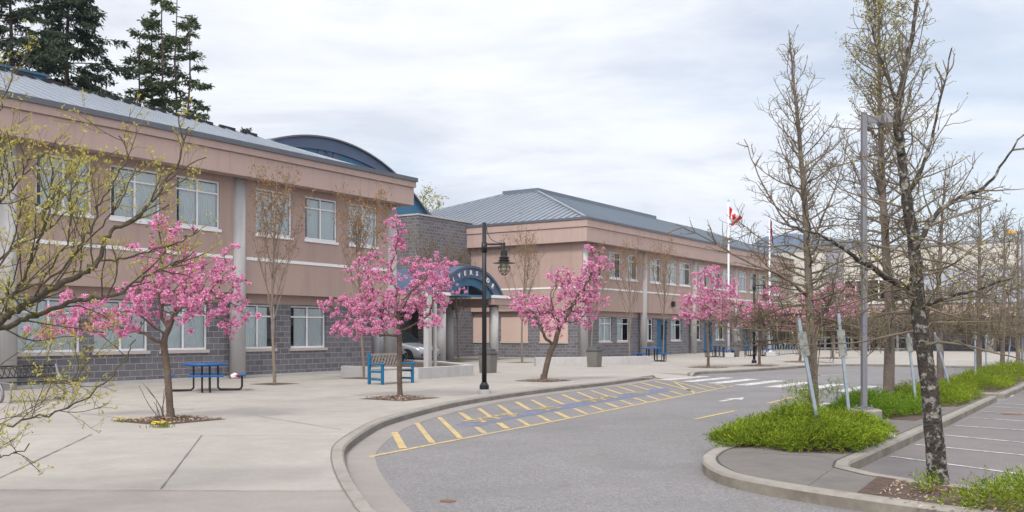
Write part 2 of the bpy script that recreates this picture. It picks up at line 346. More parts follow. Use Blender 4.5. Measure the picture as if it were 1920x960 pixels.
def glass_mat():
    m = bpy.data.materials.new('window_glass'); m.use_nodes = True; N = m.node_tree.nodes; L = m.node_tree.links; N.clear()
    o = N.new('ShaderNodeOutputMaterial'); t = N.new('ShaderNodeBsdfTransparent'); t.inputs[0].default_value = (.93, .97, .97, 1)
    g = N.new('ShaderNodeBsdfGlossy'); g.inputs['Roughness'].default_value = 0.03; g.inputs[0].default_value = (.9, .95, 1, 1)
    f = N.new('ShaderNodeFresnel'); f.inputs['IOR'].default_value = 1.65
    tc = N.new('ShaderNodeTexCoord'); n = N.new('ShaderNodeTexNoise'); n.inputs['Scale'].default_value = 1.1; n.inputs['Detail'].default_value = 1
    L.new(tc.outputs['Object'], n.inputs['Vector']); bp = N.new('ShaderNodeBump'); bp.inputs['Strength'].default_value = .10; bp.inputs['Distance'].default_value = .15
    L.new(n.outputs['Fac'], bp.inputs['Height']); L.new(bp.outputs[0], g.inputs['Normal'])
    x = N.new('ShaderNodeMixShader'); L.new(f.outputs[0], x.inputs[0]); L.new(t.outputs[0], x.inputs[1]); L.new(g.outputs[0], x.inputs[2]); L.new(x.outputs[0], o.inputs[0])
    return m
M['glass'] = glass_mat()

def block_mat():
    m = bpy.data.materials.new('split_face_block'); m.use_nodes = True; nt = m.node_tree; N = nt.nodes; L = nt.links; b = N['Principled BSDF']
    b.inputs['Roughness'].default_value = 0.92
    tc = N.new('ShaderNodeTexCoord'); s = N.new('ShaderNodeSeparateXYZ'); L.new(tc.outputs['Object'], s.inputs[0])
    a = N.new('ShaderNodeMath'); L.new(s.outputs[0], a.inputs[0]); L.new(s.outputs[1], a.inputs[1])
    c = N.new('ShaderNodeCombineXYZ'); L.new(a.outputs[0], c.inputs[0]); L.new(s.outputs[2], c.inputs[1])
    br = N.new('ShaderNodeTexBrick'); L.new(c.outputs[0], br.inputs['Vector']); br.inputs['Scale'].default_value = 1
    br.inputs['Brick Width'].default_value = 0.41; br.inputs['Row Height'].default_value = 0.205; br.inputs['Mortar Size'].default_value = 0.009
    br.inputs['Color1'].default_value = (0.105, 0.10, 0.115, 1); br.inputs['Color2'].default_value = (0.155, 0.15, 0.165, 1); br.inputs['Mortar'].default_value = (0.30, 0.295, 0.30, 1)
    n = N.new('ShaderNodeTexNoise'); n.inputs['Scale'].default_value = 25; n.inputs['Detail'].default_value = 5; L.new(tc.outputs['Object'], n.inputs['Vector'])
    mr = N.new('ShaderNodeMapRange'); mr.inputs['From Min'].default_value = .25; mr.inputs['From Max'].default_value = .75; mr.inputs['To Min'].default_value = .72; mr.inputs['To Max'].default_value = 1.28; L.new(n.outputs['Fac'], mr.inputs[0])
    cb = N.new('ShaderNodeCombineColor'); [L.new(mr.outputs[0], cb.inputs[i]) for i in range(3)]
    x = N.new('ShaderNodeMix'); x.data_type = 'RGBA'; x.blend_type = 'MULTIPLY'; x.inputs[0].default_value = 1; L.new(br.outputs['Color'], x.inputs[6]); L.new(cb.outputs[0], x.inputs[7])
    L.new(x.outputs[2], b.inputs['Base Color'])
    bp = N.new('ShaderNodeBump'); bp.inputs['Strength'].default_value = .6; bp.inputs['Distance'].default_value = .03; L.new(n.outputs['Fac'], bp.inputs['Height'])
    L.new(bp.outputs[0], b.inputs['Normal']); return m
M['block'] = block_mat()

# ================================================================== the ground
def catmull(P, n=8):
    P = [np.array(p, dtype=float) for p in P]; P = [2*P[0]-P[1]] + P + [2*P[-1]-P[-2]]; o = []
    for i in range(1, len(P)-2):
        for k in range(n):
            t = k/n; a, b, c, d = P[i-1], P[i], P[i+1], P[i+2]
            o.append(.5*((2*b)+(-a+c)*t+(2*a-5*b+4*c-d)*t*t+(-a+3*b-3*c+d)*t**3))
    o.append(P[-2]); return np.array(o)
def offset(P, d):
    P = np.asarray(P); T = np.gradient(P, axis=0); T /= np.linalg.norm(T, axis=1)[:, None] + 1e-9
    return P + np.stack([-T[:, 1], T[:, 0]], 1) * d
def strip(mb, A, B, za, zb):
    n = len(A); v = [(p[0], p[1], za if np.isscalar(za) else za[i]) for i, p in enumerate(A)] + [(p[0], p[1], zb if np.isscalar(zb) else zb[i]) for i, p in enumerate(B)]
    mb.add(v, [(i, i+1, n+i+1, n+i) for i in range(n-1)])

ROAD = -0.13
g = MB(); g.box(-3400, 4600, -300, 4200, -1.0, -0.30); struct('ground', g, M['ground'])
g = MB(); g.prism([(-120, -60), (160, -60), (160, 170), (-120, 170)], -0.29, ROAD); struct('road', g, M['asphalt'])

c1 = [(1.3, -12), (1.2, -4), (.95, 1), (.35, 4.6), (-.55, 7.0)] + [G(*p)[:2] for p in [(711,960),(693,940),(671,911),(652.6,878),(645.5,852),(652,831),(689,804),(735,783),(831,758),(904,744.5),(985,733),(1060,724),(1139.5,715.6),(1190,709),(1232,703.5)]]
C1 = catmull(c1, 6)
c2 = [G(*p)[:2] for p in [(1297,700.5),(1314,696),(1373,693.5),(1439,689.5),(1504,685),(1540,682.8),(1590,682),(1636,682.3),(1730,684),(1823,686)]] + [w2(51.3, 0)[:2], w2(51.3, -40)[:2]]
C2 = catmull(c2, 6)
KW = 0.16
# offset to the left of the travel direction = into the plaza
def kerb(name, C, z0s):
    k = MB(); I = offset(C, KW); O = C
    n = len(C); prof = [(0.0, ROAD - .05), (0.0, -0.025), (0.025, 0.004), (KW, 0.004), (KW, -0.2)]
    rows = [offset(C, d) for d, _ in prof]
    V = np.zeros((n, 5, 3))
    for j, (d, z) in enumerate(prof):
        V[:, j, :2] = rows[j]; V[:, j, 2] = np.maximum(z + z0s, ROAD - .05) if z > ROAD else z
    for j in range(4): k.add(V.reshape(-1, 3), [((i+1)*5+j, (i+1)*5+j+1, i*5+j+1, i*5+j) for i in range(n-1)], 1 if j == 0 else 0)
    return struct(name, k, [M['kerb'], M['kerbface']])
def drop(C, at_end, at_start):
    d = np.zeros(len(C)); s = np.concatenate([[0], np.cumsum(np.linalg.norm(np.diff(C, axis=0), axis=1))])
    if at_end: d -= 0.10 * np.clip(1 - (s[-1] - s) / 1.6, 0, 1)
    if at_start: d -= 0.10 * np.clip(1 - s / 1.2, 0, 1)
    return d
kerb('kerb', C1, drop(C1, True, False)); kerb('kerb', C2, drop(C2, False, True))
gm = MB(); strip(gm, offset(C1, -.42), offset(C1, 0.01), ROAD + .004, ROAD + .007); struct('gutter', gm, M['walk'])
jn = MB(); strip(jn, offset(C1, KW), offset(C1, KW + .018), .006, .006); strip(jn, offset(C2, KW), offset(C2, KW + .02), .006, .006)
for i in range(8, len(C1) - 4, 9):
    T = C1[i+1] - C1[i]; T /= np.linalg.norm(T); Nn = np.array([-T[1], T[0]]); a = C1[i] - Nn*.003; b = C1[i] + Nn * KW
    jn.add([(a[0], a[1], -.115), (a[0]+T[0]*.015, a[1]+T[1]*.015, -.115), (a[0]+T[0]*.015, a[1]+T[1]*.015, -.02), (a[0], a[1], -.02)], [(0, 1, 2, 3)])
# plaza: everything left of the kerbs; a lowered ramp at the crosswalk between them
I1 = offset(C1, KW - .002); I2 = offset(C2, KW - .002)
ra, rb = C1[-1], C2[0]; dn = np.array(w2(0, 1)[:2])
pa, pb = I1[-1] + dn * 1.3 + np.array(w2(.2, 0)[:2]), I2[0] + dn * 1.5
outer = [tuple(p) for p in I1] + [tuple(pa), tuple(pb)] + [tuple(p) for p in I2] + [w2(150, -40)[:2], w2(150, 90)[:2], w2(-60, 90)[:2], w2(-60, 12)[:2], (-30, -12)]
pz = MB(); pz.prism(outer, -.2, 0.0); struct('plaza', pz, M['plaza'])
rm = MB()
rm.add([(I1[-1][0], I1[-1][1], -.001), (ra[0], ra[1], -.10), (rb[0], rb[1], -.10), (I2[0][0], I2[0][1], -.001), (pb[0], pb[1], 0), (pa[0], pa[1], 0)], [(1, 2, 4, 5), (0, 1, 5), (2, 3, 4)])
rm.add([(ra[0], ra[1], -.10), (rb[0], rb[1], -.10), (rb[0]+.3, rb[1]-.2, ROAD+.002), (ra[0]+.3, ra[1]-.2, ROAD+.002)], [(0, 3, 2, 1)])
struct('kerb_ramp', rm, M['plaza'])
# darker sidewalk strip across the bottom left
def clipx(py): return G(700, py)[1]
sw = MB(); yb = G(0, 917)[1]
ed = [tuple(p) for p in I1 if p[1] < yb and p[1] > -11]
sw.prism(ed + [(ed[-1][0] - .05, G(0, 922)[1]), (-40, G(0, 915)[1]), (-40, -11)], -.02, .004); struct('sidewalk', sw, M['walk'])
# joints
def jl(a, b, w=.016, z=.009):
    a = np.array(a[:2]); b = np.array(b[:2]); t = b - a; ln = np.linalg.norm(t); t /= ln; n = np.array([-t[1], t[0]]) * w / 2
    k = max(2, int(ln / .25)); rng = np.random.default_rng(int(abs(a[0]*100+b[1]*37)) % 9999)
    P = a[None] + (b - a)[None] * np.linspace(0, 1, k)[:, None]; ww = rng.uniform(.5, 1.3, k)[:, None]
    strip(jn, P - n * ww, P + n * ww, z, z)
jl((-14, G(0, 914.5)[1]), G(661, 921.5)); jl(G(302, 917), G(378, 817)); jl(G(-60, 925), G(172, 815)); jl(G(378, 817), G(640, 817), .012); jl(G(0, 815), G(378, 816), .012)
jl(G(150, 775), G(270, 790), .015); jl(G(640, 806), G(480, 780), .015); jl(G(640, 738), G(720, 746), .015); jl(G(600, 735), G(440, 745), .015)
for v in (24.6, 20.4, 16.6): jl(w2(12, v), w2(48, v), .016)
for k, u in enumerate((13.0, 17.2, 21.4, 25.6, 29.8, 34.0, 38.2, 42.4, 46.6)): jl(w2(u, 16.5 if u < 30 else 15.2), w2(u, 26.8 if u < 29 else 29), .016)
struct('pavement_joints', jn, M['joint'])

# ---- painted markings, each sheet 4 mm above the road
ym = MB(); wm = MB(); bm_ = MB(); ZR = ROAD + .005
def pline(mb, a, b, w=.10, z=None, px=True):
    z = ZR if z is None else z
    if px: a = G(*a, z); b = G(*b, z)
    a = np.array(a[:2]); b = np.array(b[:2]); t = b - a; t /= np.linalg.norm(t); n = np.array([-t[1], t[0]]) * w / 2
    mb.add([(*(a-n), z), (*(b-n), z), (*(b+n), z), (*(a+n), z)], [(0, 1, 2, 3)])
for a, b in [((693,856),(866,822.5)),((866,822.5),(1068,784)),((1068,784),(1217,754.2)),((1217,754.2),(1377,723))]: pline(ym, a, b, .10)
K = 2.595
tk = [((362,545),(405,625)),((470,500),(548,598)),((580,473),(685,575)),((683,450),(735,487)),((760,520),(803,552)),((773,430),(833,473)),((870,500),(912,528)),((868,413),(933,458)),((965,483),(1015,512)),((955,398),(1022,438)),((1063,463),(1115,492)),((1030,388),(1100,425)),((1148,447),(1207,475)),((1105,375),(1185,410)),((1237,430),(1300,458)),((1180,363),(1262,398)),((1318,417),(1380,440)),((1252,350),(1333,383)),((1393,403),(1450,425)),((1318,342),(1405,372)),((1463,390),(1522,412)),((1382,332),(1470,360)),((1527,378),(1593,400)),((1445,322),(1532,349)),((1590,368),(1650,388)),((1503,312),(1600,340)),((1650,358),(1710,376)),((1563,305),(1668,333)),((1705,346),(1765,363)),((1630,298),(1825,348))]
for i, (a, b) in enumerate(tk): pline(ym, (600 + a[0]/K, 600 + a[1]/K), (600 + b[0]/K, 600 + b[1]/K), .10 if i % 3 else .12)
for a, b in [((1258,713.5),(1325,731)),((1265,717),(1303,737)),((1304,719),(1345,729)),((1340,720),(1366,726))]: pline(ym, a, b, .08)
pline(ym, (1302,786), (1378,770), .10); pline(ym, (1440,756), (1492,743), .10); pline(ym, (1494,708.3), (1614,698.6), .09); pline(ym, (1700,697), (1810,701), .08)
struct('yellow_road_marking', ym, M['yellow'])
up = [(735,489),(940,457),(1190,410),(1400,373),(1600,342),(1690,332)]; lo = [(758,518),(1000,470),(1320,411),(1520,378),(1640,357),(1700,345)]
pts = [G(600 + x/K, 600 + y/K, ROAD)[:2] for x, y in [(655,510)] + lo + up[::-1]]
bm_.prism(pts, ROAD - .05, ROAD + .003); struct('blue_road_band', bm_, M['bluepaint'])
for k in range(9):
    v0 = 15.0 - 1.2 * k; u0 = 32.3 - .58 * k; q = [w2(u0, v0)[:2], w2(u0 - .05, v0 - .52)[:2], w2(u0 + 3.7, v0 - .62)[:2], w2(u0 + 3.75, v0 - .1)[:2]]
    wm.add([(*p, ZR) for p in q], [(0, 1, 2, 3)])
def arrow(u, v, s):
    P = [(0, -.07), (.9, -.07), (.9, -.25), (1.75, 0), (.9, .25), (.9, .07), (0, .07)]
    wm.add([(*w2(u + s * a, v + b)[:2], ZR) for a, b in P], [tuple(range(7)) if s > 0 else tuple(range(6, -1, -1))])
u, v = GU(1343, 752, ZR); arrow(u, v - .1, 1); u, v = GU(1522, 763, ZR); arrow(u, v, 1)
ll = [((200,668),(904,765)),((330,605),(904,662)),((480,555),(904,595)),((540,505),(904,529)),((630,463),(904,481)),((690,430),(904,441)),((740,404),(904,413)),((760,387),(904,394))]
for a, b in ll:
    a = np.array(G(1600 + a[0]/2.825, 620 + a[1]/2.825, ROAD)[:2]); b = np.array(G(1600 + b[0]/2.825, 620 + b[1]/2.825, ROAD)[:2]); d = (b - a) / np.linalg.norm(b - a)
    pline(wm, a, a + d * 5.2, .07, ZR + .004, px=False)
a = [G(*p, ZR)[:2] for p in [(1868,744),(1898,744),(1902,741),(1876,741)]]; wm.add([(*p, ZR + .004) for p in a], [(0, 1, 2, 3)])
struct('white_road_marking', wm, M['whitepaint'])

def text_mesh(txt, size, bold=0.0, extr=0.0):
    cu = bpy.data.curves.new('t', 'FONT'); cu.body = txt; cu.size = size; cu.align_x = 'CENTER'; cu.offset = bold; cu.extrude = extr; cu.resolution_u = 3
    ob = bpy.data.objects.new('t', cu); COL.objects.link(ob); bpy.context.view_layer.update()
    me = bpy.data.meshes.new_from_object(ob.evaluated_get(bpy.context.evaluated_depsgraph_get()))
    v = np.array([x.co[:] for x in me.vertices]); f = [tuple(p.vertices) for p in me.polygons]
    bpy.data.objects.remove(ob); bpy.data.curves.remove(cu); bpy.data.meshes.remove(me); return v, f
tm = MB()
def road_text(txt, a, b, h):
    a = np.array(G(*a, ZR)[:2]); b = np.array(G(*b, ZR)[:2]); t = b - a; ln = np.linalg.norm(t); t /= ln; n = np.array([-t[1], t[0]])
    v, f = text_mesh(txt, 1.0, .02); v[:, 0] -= v[:, 0].min(); v[:, 0] *= ln / v[:, 0].max(); v[:, 1] *= h / .7
    c = (a + b) / 2; P = a[None] + v[:, :1] * t[None] + v[:, 1:2] * n[None]
    tm.add(np.concatenate([P, np.full((len(P), 1), ROAD + .008)], 1), f)
road_text('DROP OFF', (905,792), (990,776.5), .50); road_text('ONLY', (1024,770), (1063,762.5), .50); road_text('DROP OFF', (1114,753.5), (1173,743), .48); road_text('ONLY', (1199,738.5), (1224,734), .48)
struct('road_lettering', tm, M['yellow'])

# ---- parking lot surface and traffic islands
lot = MB(); lot.prism([w2(11, 3.0)[:2], w2(11, -40)[:2], w2(48, -40)[:2], w2(48, 3.0)[:2]], -.25, ROAD + .003); struct('parking_lot', lot, M['lot'])
def island(outline, name='traffic_island'):
    P = np.array(outline); a = sum(P[i][0]*P[(i+1) % len(P)][1] - P[(i+1) % len(P)][0]*P[i][1] for i in range(len(P)))
    if a < 0: P = P[::-1]
    nx = np.roll(P, -1, 0) - np.roll(P, 1, 0); nx /= np.linalg.norm(nx, axis=1)[:, None]; nn = np.stack([-nx[:, 1], nx[:, 0]], 1)
    I = P + nn * .16; B = P + nn * .02
    k = MB(); n = len(P)
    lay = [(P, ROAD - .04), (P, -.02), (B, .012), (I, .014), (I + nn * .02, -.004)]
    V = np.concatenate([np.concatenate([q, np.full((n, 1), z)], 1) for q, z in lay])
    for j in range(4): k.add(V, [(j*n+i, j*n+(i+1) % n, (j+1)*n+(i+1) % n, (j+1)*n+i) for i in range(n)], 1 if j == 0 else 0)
    struct('island_kerb', k, [M['kerb'], M['kerbbrown']])
    J = MB(); ji = I + nn * .018; jo = I + nn * .042; J.add(np.concatenate([np.concatenate([ji, np.full((n, 1), .007)], 1), np.concatenate([jo, np.full((n, 1), .007)], 1)]), [(i, (i+1) % n, n+(i+1) % n, n+i) for i in range(n)]); struct('kerb_joint', J, M['darkjoint'])
    t = MB(); t.prism([tuple(p) for p in I + nn * .018], -.1, .002); struct(name, t, M['island'])
front = [G(*p)[:2] for p in [(1365,835),(1338,842),(1320,853),(1316,862),(1326,874),(1358,889),(1420,903),(1508,918),(1590,930),(1667,941),(1779,956)]]
e0 = uv(*front[-1]); fr = catmull(front, 4)
isl1 = [w2(26.6, 5.25)[:2], w2(20, 5.2)[:2], w2(15, 5.08)[:2]] + [tuple(p) for p in fr] + [w2(9.1, -1.5)[:2], w2(9.1, -14)[:2], w2(11.0, -14)[:2], w2(11.0, 1.9)[:2], w2(11.35, 2.55)[:2], w2(11.72, 2.95)[:2], w2(12.2, 3.05)[:2], w2(20, 3.08)[:2], w2(26.9, 3.15)[:2]]
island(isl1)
isl2 = [w2(28.2, 3.1)[:2], w2(28.0, 3.9)[:2], w2(28.6, 5.2)[:2], w2(38, 5.3)[:2], w2(46, 5.4)[:2], w2(46.4, 4.2)[:2], w2(46, 3.1)[:2]]
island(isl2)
sm = MB()
def pad(pts): sm.prism([p[:2] for p in pts], -.05, .010)
pad([w2(12.95, 3.35), w2(12.95, 4.9), w2(16.5, 5.0), w2(16.5, 3.35)]); pad([w2(18.6, 3.5), w2(18.6, 5.0), w2(21.4, 5.0), w2(21.4, 3.5)]); pad([w2(22.6, 3.4), w2(22.6, 5.0), w2(26.3, 5.0), w2(26.3, 3.4)])
pad([w2(28.6, 3.4), w2(28.9, 5.0), w2(45.6, 5.1), w2(45.6, 3.4)])
pad([G(1600, 930), G(1648, 893), G(1722, 908), w2(10.75, 1.0), w2(10.75, -13), w2(9.35, -13), w2(9.35, .0), G(1730, 944)])
struct('planting_soil', sm, M['soil'])
jm = MB(); 
def jline(a, b, w=.03): pline(jm, G(*a), G(*b), w, .006, px=False)
jline((1510, 913), (1563, 875)); jline((1563, 875), (1592, 871)); jline((1390, 848), (1560, 857), .02)
struct('island_joints', jm, M['joint'])

# ---- mulch squares round the trees
MULCH = MB(); PIT = MB(); rngm = np.random.default_rng(3)
def pit(px, py, half, soil=False, slant=0.0):
    c = np.array(G(px, py)[:2]); cu = uv(*c)
    sq = [w2(cu[0] - half, cu[1] - half)[:2], w2(cu[0] + half, cu[1] - half)[:2], w2(cu[0] + half, cu[1] + half)[:2], w2(cu[0] - half, cu[1] + half)[:2]]
    PIT.prism(sq, -.05, .006)
    n = int(1300 * half * half)
    U = rngm.uniform(-half * .97, half * .97, (n, 2)); P = np.array([w2(cu[0] + a, cu[1] + b, .008 + .05 * max(0, 1 - math.hypot(a, b) / half)) for a, b in U])
    if not soil:
        MULCH.leaves(P + np.array([0, 0, .01]), np.concatenate([rngm.normal(size=(n, 2)), rngm.uniform(-.1, .35, (n, 1))], 1), rngm.uniform(.03, .08, n), rngm.uniform(.015, .035, n), rngm, .5)
for p in [(318, 788, .70), (750, 747, .70), (1018, 714, .70), (1328, 689, .75), (1424, 686, .75), (1500, 679, .75), (1561, 672, .75)]: pit(*p)
for p in [(515, 720, .55), (683, 709, .6), (858, 678, .6), (979, 679.5, .6)]: pit(*p, soil=True)
# loose bark in the near bed
n = 1500; q = [];
while len(q) < n:
    u_ = rngm.uniform(9.3, 10.9); v_ = rngm.uniform(-4, 3.0)
    if v_ < 1.6 or (u_ - 9.3) * 1.0 + 1.5 > v_ - .2: q.append(w2(u_, min(v_, 2.2), .014))
MULCH.leaves(np.array(q), np.concatenate([rngm.normal(size=(n, 2)), rngm.uniform(-.1, .4, (n, 1))], 1), rngm.uniform(.02, .06, n), rngm.uniform(.012, .03, n), rngm, .5)
struct('tree_pit_soil', PIT, M['soil']); tag(MULCH.build('bark_mulch', M['mulch']), kind='stuff', label='brown bark chips spread in the square tree pits and near bed', cat='mulch')

# ---- hills far behind
hm = MB(); rh = np.random.default_rng(11); nx, ny = 120, 14; V = []
ph = rh.uniform(0, 6.28, 12)
def ridge(x):
    return 190 + 60*math.sin(x/900 + .6) + 45*math.sin(x/410 + ph[1]) + 22*math.sin(x/170 + ph[2]) + 10*math.sin(x/70 + ph[3])
for j in range(ny):
    for i in range(nx):
        x = -2500 + 6500 * i / (nx - 1); t = j / (ny - 1); y = 2100 + 1500 * t
        z = ridge(x) * 1.58 * math.sin(min(1, t * 1.15) * math.pi / 2) + 8 * math.sin(x/60 + y/90) * t - 20
        V.append((x, y, z * max(.30, min(1, .30 + max(0, x - 560) / 470)) * (1 - .55 * min(1, max(0, x - 1150) / 450))))
hm.add(V, [(j*nx+i, j*nx+i+1, (j+1)*nx+i+1, (j+1)*nx+i) for j in range(ny-1) for i in range(nx-1)])
o = struct('hills', hm, M['hills']); o.data.polygons.foreach_set('use_smooth', [True] * len(o.data.polygons))

# ---- pale air between here and the hills
hz = MB(); hz.box(-3410, 4610, -310, 4210, -2.0, 480)
hmz = bpy.data.materials.new('haze_air'); hmz.use_nodes = True; hn = hmz.node_tree; hn.nodes.clear()
ho = hn.nodes.new('ShaderNodeOutputMaterial'); pv = hn.nodes.new('ShaderNodeVolumePrincipled'); pv.inputs['Color'].default_value = (.66, .80, 1.0, 1); pv.inputs['Density'].default_value = 0.00013; pv.inputs['Anisotropy'].default_value = 0.0
hn.links.new(pv.outputs[0], ho.inputs['Volume']); tag(hz.build('haze', hmz), kind='stuff', label='thin blue haze over the distant hills', cat='haze')

# ================================================================== buildings
class Bld:
    def __init__(s, name, label, u0, v0, cat='building'):
        s.o = (u0, v0, 0); s.root = thing(name, label, cat, w2(u0, v0), ANG)
    def part(s, name, mb, m, parent=None, smooth=False, label=None):
        o = mb.build(name, M[m] if isinstance(m, str) else m, parent or s.root, s.o, smooth)
        if label: o['label'] = label
        return o
    def wall(s, name, m, a0, a1, z0, z1, plane, depth, holes, axis='u'):
        """a wall standing in plane v=plane (axis u) or u=plane (axis v) with openings cut right through `depth`"""
        A = sorted({a0, a1, *[h[0] for h in holes], *[h[1] for h in holes]}); Z = sorted({z0, z1, *[h[2] for h in holes], *[h[3] for h in holes]})
        A = [a for a in A if a0 <= a <= a1]; Z = [z for z in Z if z0 <= z <= z1]
        mb = MB(); P = (lambda a, d, z: (a, plane + d, z)) if axis == 'u' else (lambda a, d, z: (plane + d, a, z))
        flip = axis != 'u'
        def q(*p): mb.add(list(p[::-1]) if flip else list(p), [(0, 1, 2, 3)])
        inh = lambda a, z: any(h[0] < a < h[1] and h[2] < z < h[3] for h in holes)
        for i in range(len(A)-1):
            for j in range(len(Z)-1):
                if inh((A[i]+A[i+1])/2, (Z[j]+Z[j+1])/2): continue
                q(P(A[i], 0, Z[j]), P(A[i+1], 0, Z[j]), P(A[i+1], 0, Z[j+1]), P(A[i], 0, Z[j+1]))
                q(P(A[i], depth, Z[j+1]), P(A[i+1], depth, Z[j+1]), P(A[i+1], depth, Z[j]), P(A[i], depth, Z[j]))
        for h in holes + [(a0, a1, z0, z1)]:
            b0, b1, c0, c1 = h; q(P(b0, 0, c0), P(b0, 0, c1), P(b0, depth, c1), P(b0, depth, c0)); q(P(b1, 0, c1), P(b1, 0, c0), P(b1, depth, c0), P(b1, depth, c1))
            q(P(b0, 0, c1), P(b1, 0, c1), P(b1, depth, c1), P(b0, depth, c1)); q(P(b0, 0, c0), P(b0, depth, c0), P(b1, depth, c0), P(b1, 0, c0))
        return s.part(name, mb, m)
    def window(s, a0, a1, z0, z1, plane, inset=.14, sill='white', rng=random, blind=1.0, fw=.055, split=.74):
        y = plane + inset; f = MB(); am = (a0 + a1) / 2; zt = z0 + (z1 - z0) * split; e = .002
        f.box(a0+e, a0+fw, y, y+.07, z0+e, z1-e); f.box(a1-fw, a1-e, y, y+.07, z0+e, z1-e); f.box(a0+fw, a1-fw, y, y+.07, z0+e, z0+fw+.02); f.box(a0+fw, a1-fw, y, y+.07, z1-fw, z1-e)
        f.box(am-.03, am+.03, y+.006, y+.064, z0+fw+.02, z1-fw)
        f.box(a0+fw, am-.03, y+.006, y+.064, zt-.025, zt+.025); f.box(am+.03, a1-fw, y+.006, y+.064, zt-.025, zt+.025)
        w = s.part('window', f, 'white')
        p = MB(); p.quad((a0+fw, y+.035, z0+fw), (a1-fw, y+.035, z0+fw), (a1-fw, y+.035, z1-fw), (a0+fw, y+.035, z1-fw)); s.part('pane', p, 'glass', w)
        b = MB(); wd = (a1 - a0 - .1) * blind; xs = a0 + .05 if rng.random() < .6 else a1 - .05 - wd; n = max(6, int(wd / .09)) * 2
        xx = np.linspace(xs, xs + wd, n + 1); yy = y + .085 + np.where(np.arange(n + 1) % 2, .018, 0) + np.array([rng.uniform(0, .008) for _ in range(n + 1)])
        b.add([(x, q, z0+.06) for x, q in zip(xx, yy)] + [(x, q, z1-.09) for x, q in zip(xx, yy)], [(i, i+1, n+2+i, n+1+i) for i in range(n)])
        s.part('blind', b, 'blind', w)
        if sill:
            q = MB(); q.box(a0-.05, a1+.05, plane-.045, y-.002, z0-.10, z0-.003); s.part('sill', q, sill, w)
        return w

# ---------------- near wing
A = Bld('school_building', 'near two storey school wing, pink stucco over grey block, left of the entrance', 6.0, 26.9)
rw = random.Random(5)
LA, UA, FA = 26.9, 26.55, 25.9
EZ = 8.16
# lower windows
lowA = []
for a, b in [(33,151),(176,278),(300.6,389.5),(452,517),(545,611)]: lowA.append([Uv(a, LA), Uv(b, LA), 1.02, 2.62])
lowA = [[lowA[0][0] - 4.6, lowA[0][0] - 2.9, 1.02, 2.62]] + lowA
uE = Uv(697, LA)
A.wall('block_wall', 'block', 6, uE, -.1, 2.66, LA, .3, lowA)
ap = MB(); ap.box(6, uE, LA - .035, LA + .28, -.1, .09); A.part('footing', ap, 'concrete_col')
st = MB(); st.box(6, uE - .002, LA + .012, LA + .3, 2.662, 3.05); A.part('lintel_band', st, 'stucco')
upA = []
for a, b in [(67,172),(207,300),(330,412),(480,547),(572,632),(654,707)]: upA.append([Uv(a, UA), Uv(b, UA), 5.15, 6.78])
upA = [[upA[0][0] - 5.3, upA[0][0] - 3.4, 5.15, 6.78]] + upA
uW = Uv(742, UA)
A.wall('upper_wall', 'stucco', 6, uW, 3.0, 7.05, UA, .36, upA)
sf = MB(); sf.box(6, uW, UA + .37, UA + .9, 3.06, 3.2); A.part('soffit', sf, 'stucco')
bd = MB(); cz = Zv(500, 487.6, UA); colsA = [Uv(15, UA), Uv(449, UA), Uv(735, UA)]
for a, b in ((6, colsA[0]-.3), (colsA[0]+.3, colsA[1]-.3), (colsA[1]+.3, colsA[2]-.3)): bd.box(a, b, UA - .02, UA + .1, cz - .055, cz + .055)
A.part('white_band', bd, 'white')
for c in colsA + [colsA[0] - 7.0]:
    k = MB(); k.cyl(c, UA + .10, .275, 0, 7.04, 28); o = A.part('column', k, 'concrete_col', smooth=True)
k = MB(); k.cyl(Uv(703, 29.6), 29.6, .2, 0, 3.1, 20); A.part('column', k, 'concrete_col', smooth=True)
for h in lowA: A.window(*h, LA, .08, 'sill', rw, rw.choice([1.0, .85, .72]))
for h in upA: A.window(*h, UA, .05, 'white', rw, rw.choice([1.0, .9]))
ins = MB(); ins.box(6, uE - .35, LA + 1.2, LA + 1.3, 0, 7); A.part('inner_wall', ins, 'inside')
# fascia and roof
uF = Uv(776, FA)
fa = MB(); fa.box(5.5, uF, FA, FA + .5, 7.0, 7.72); fa.box(5.5, uF + .08, FA - .06, FA + .5, 7.752, EZ - .17); fa.box(5.5, uF, FA + .02, FA + .5, 7.72, 7.752)
fa.box(uF - .5, uF - .003, FA + .5, 44, 7.0, 7.72); fa.box(uF - .5, uF + .077, FA + .5, 44, 7.752, EZ - .17)
for a in range(6): pass
A.part('fascia', fa, 'fascia')
for px in (42, 330, 471, 620): jt = MB(); x = Uv(px, FA); jt.box(x - .006, x + .006, FA - .004, FA + .01, 7.005, 7.715); A.part('control_joint', jt, 'stucco')
so_ = MB(); so_.box(5.5, uF - .5, FA + .5, UA + 1.2, 7.06, 7.14); so_.box(uW - .3, uF - .5, UA + 1.2, 44, 7.06, 7.14); A.part('eave_soffit', so_, 'stucco')
ew = MB(); ew.box(uW - .3, uW - .002, UA + .365, 44, 3.2, 7.05); ew.box(6, uW - .3, UA + .9, UA + 8, 3.08, 3.2); A.part('end_wall', ew, 'stucco')
fl = MB(); fl.box(5.4, uF + .14, FA - .12, FA + .55, EZ - .168, EZ); fl.box(uF - .5, uF + .139, FA + .55, 44, EZ - .168, EZ - .002); A.part('roof_edge', fl, 'flash')
rf = MB(); v0 = FA + .3; sl_ = .39
def vtop(x): return 31.6 - .303 * (x - 17.1)
uK, uH = 26.2, 27.9                                     # the upper edge runs obliquely, then drops to the eave
zt_ = lambda v: EZ + .003 + (v - v0) * sl_
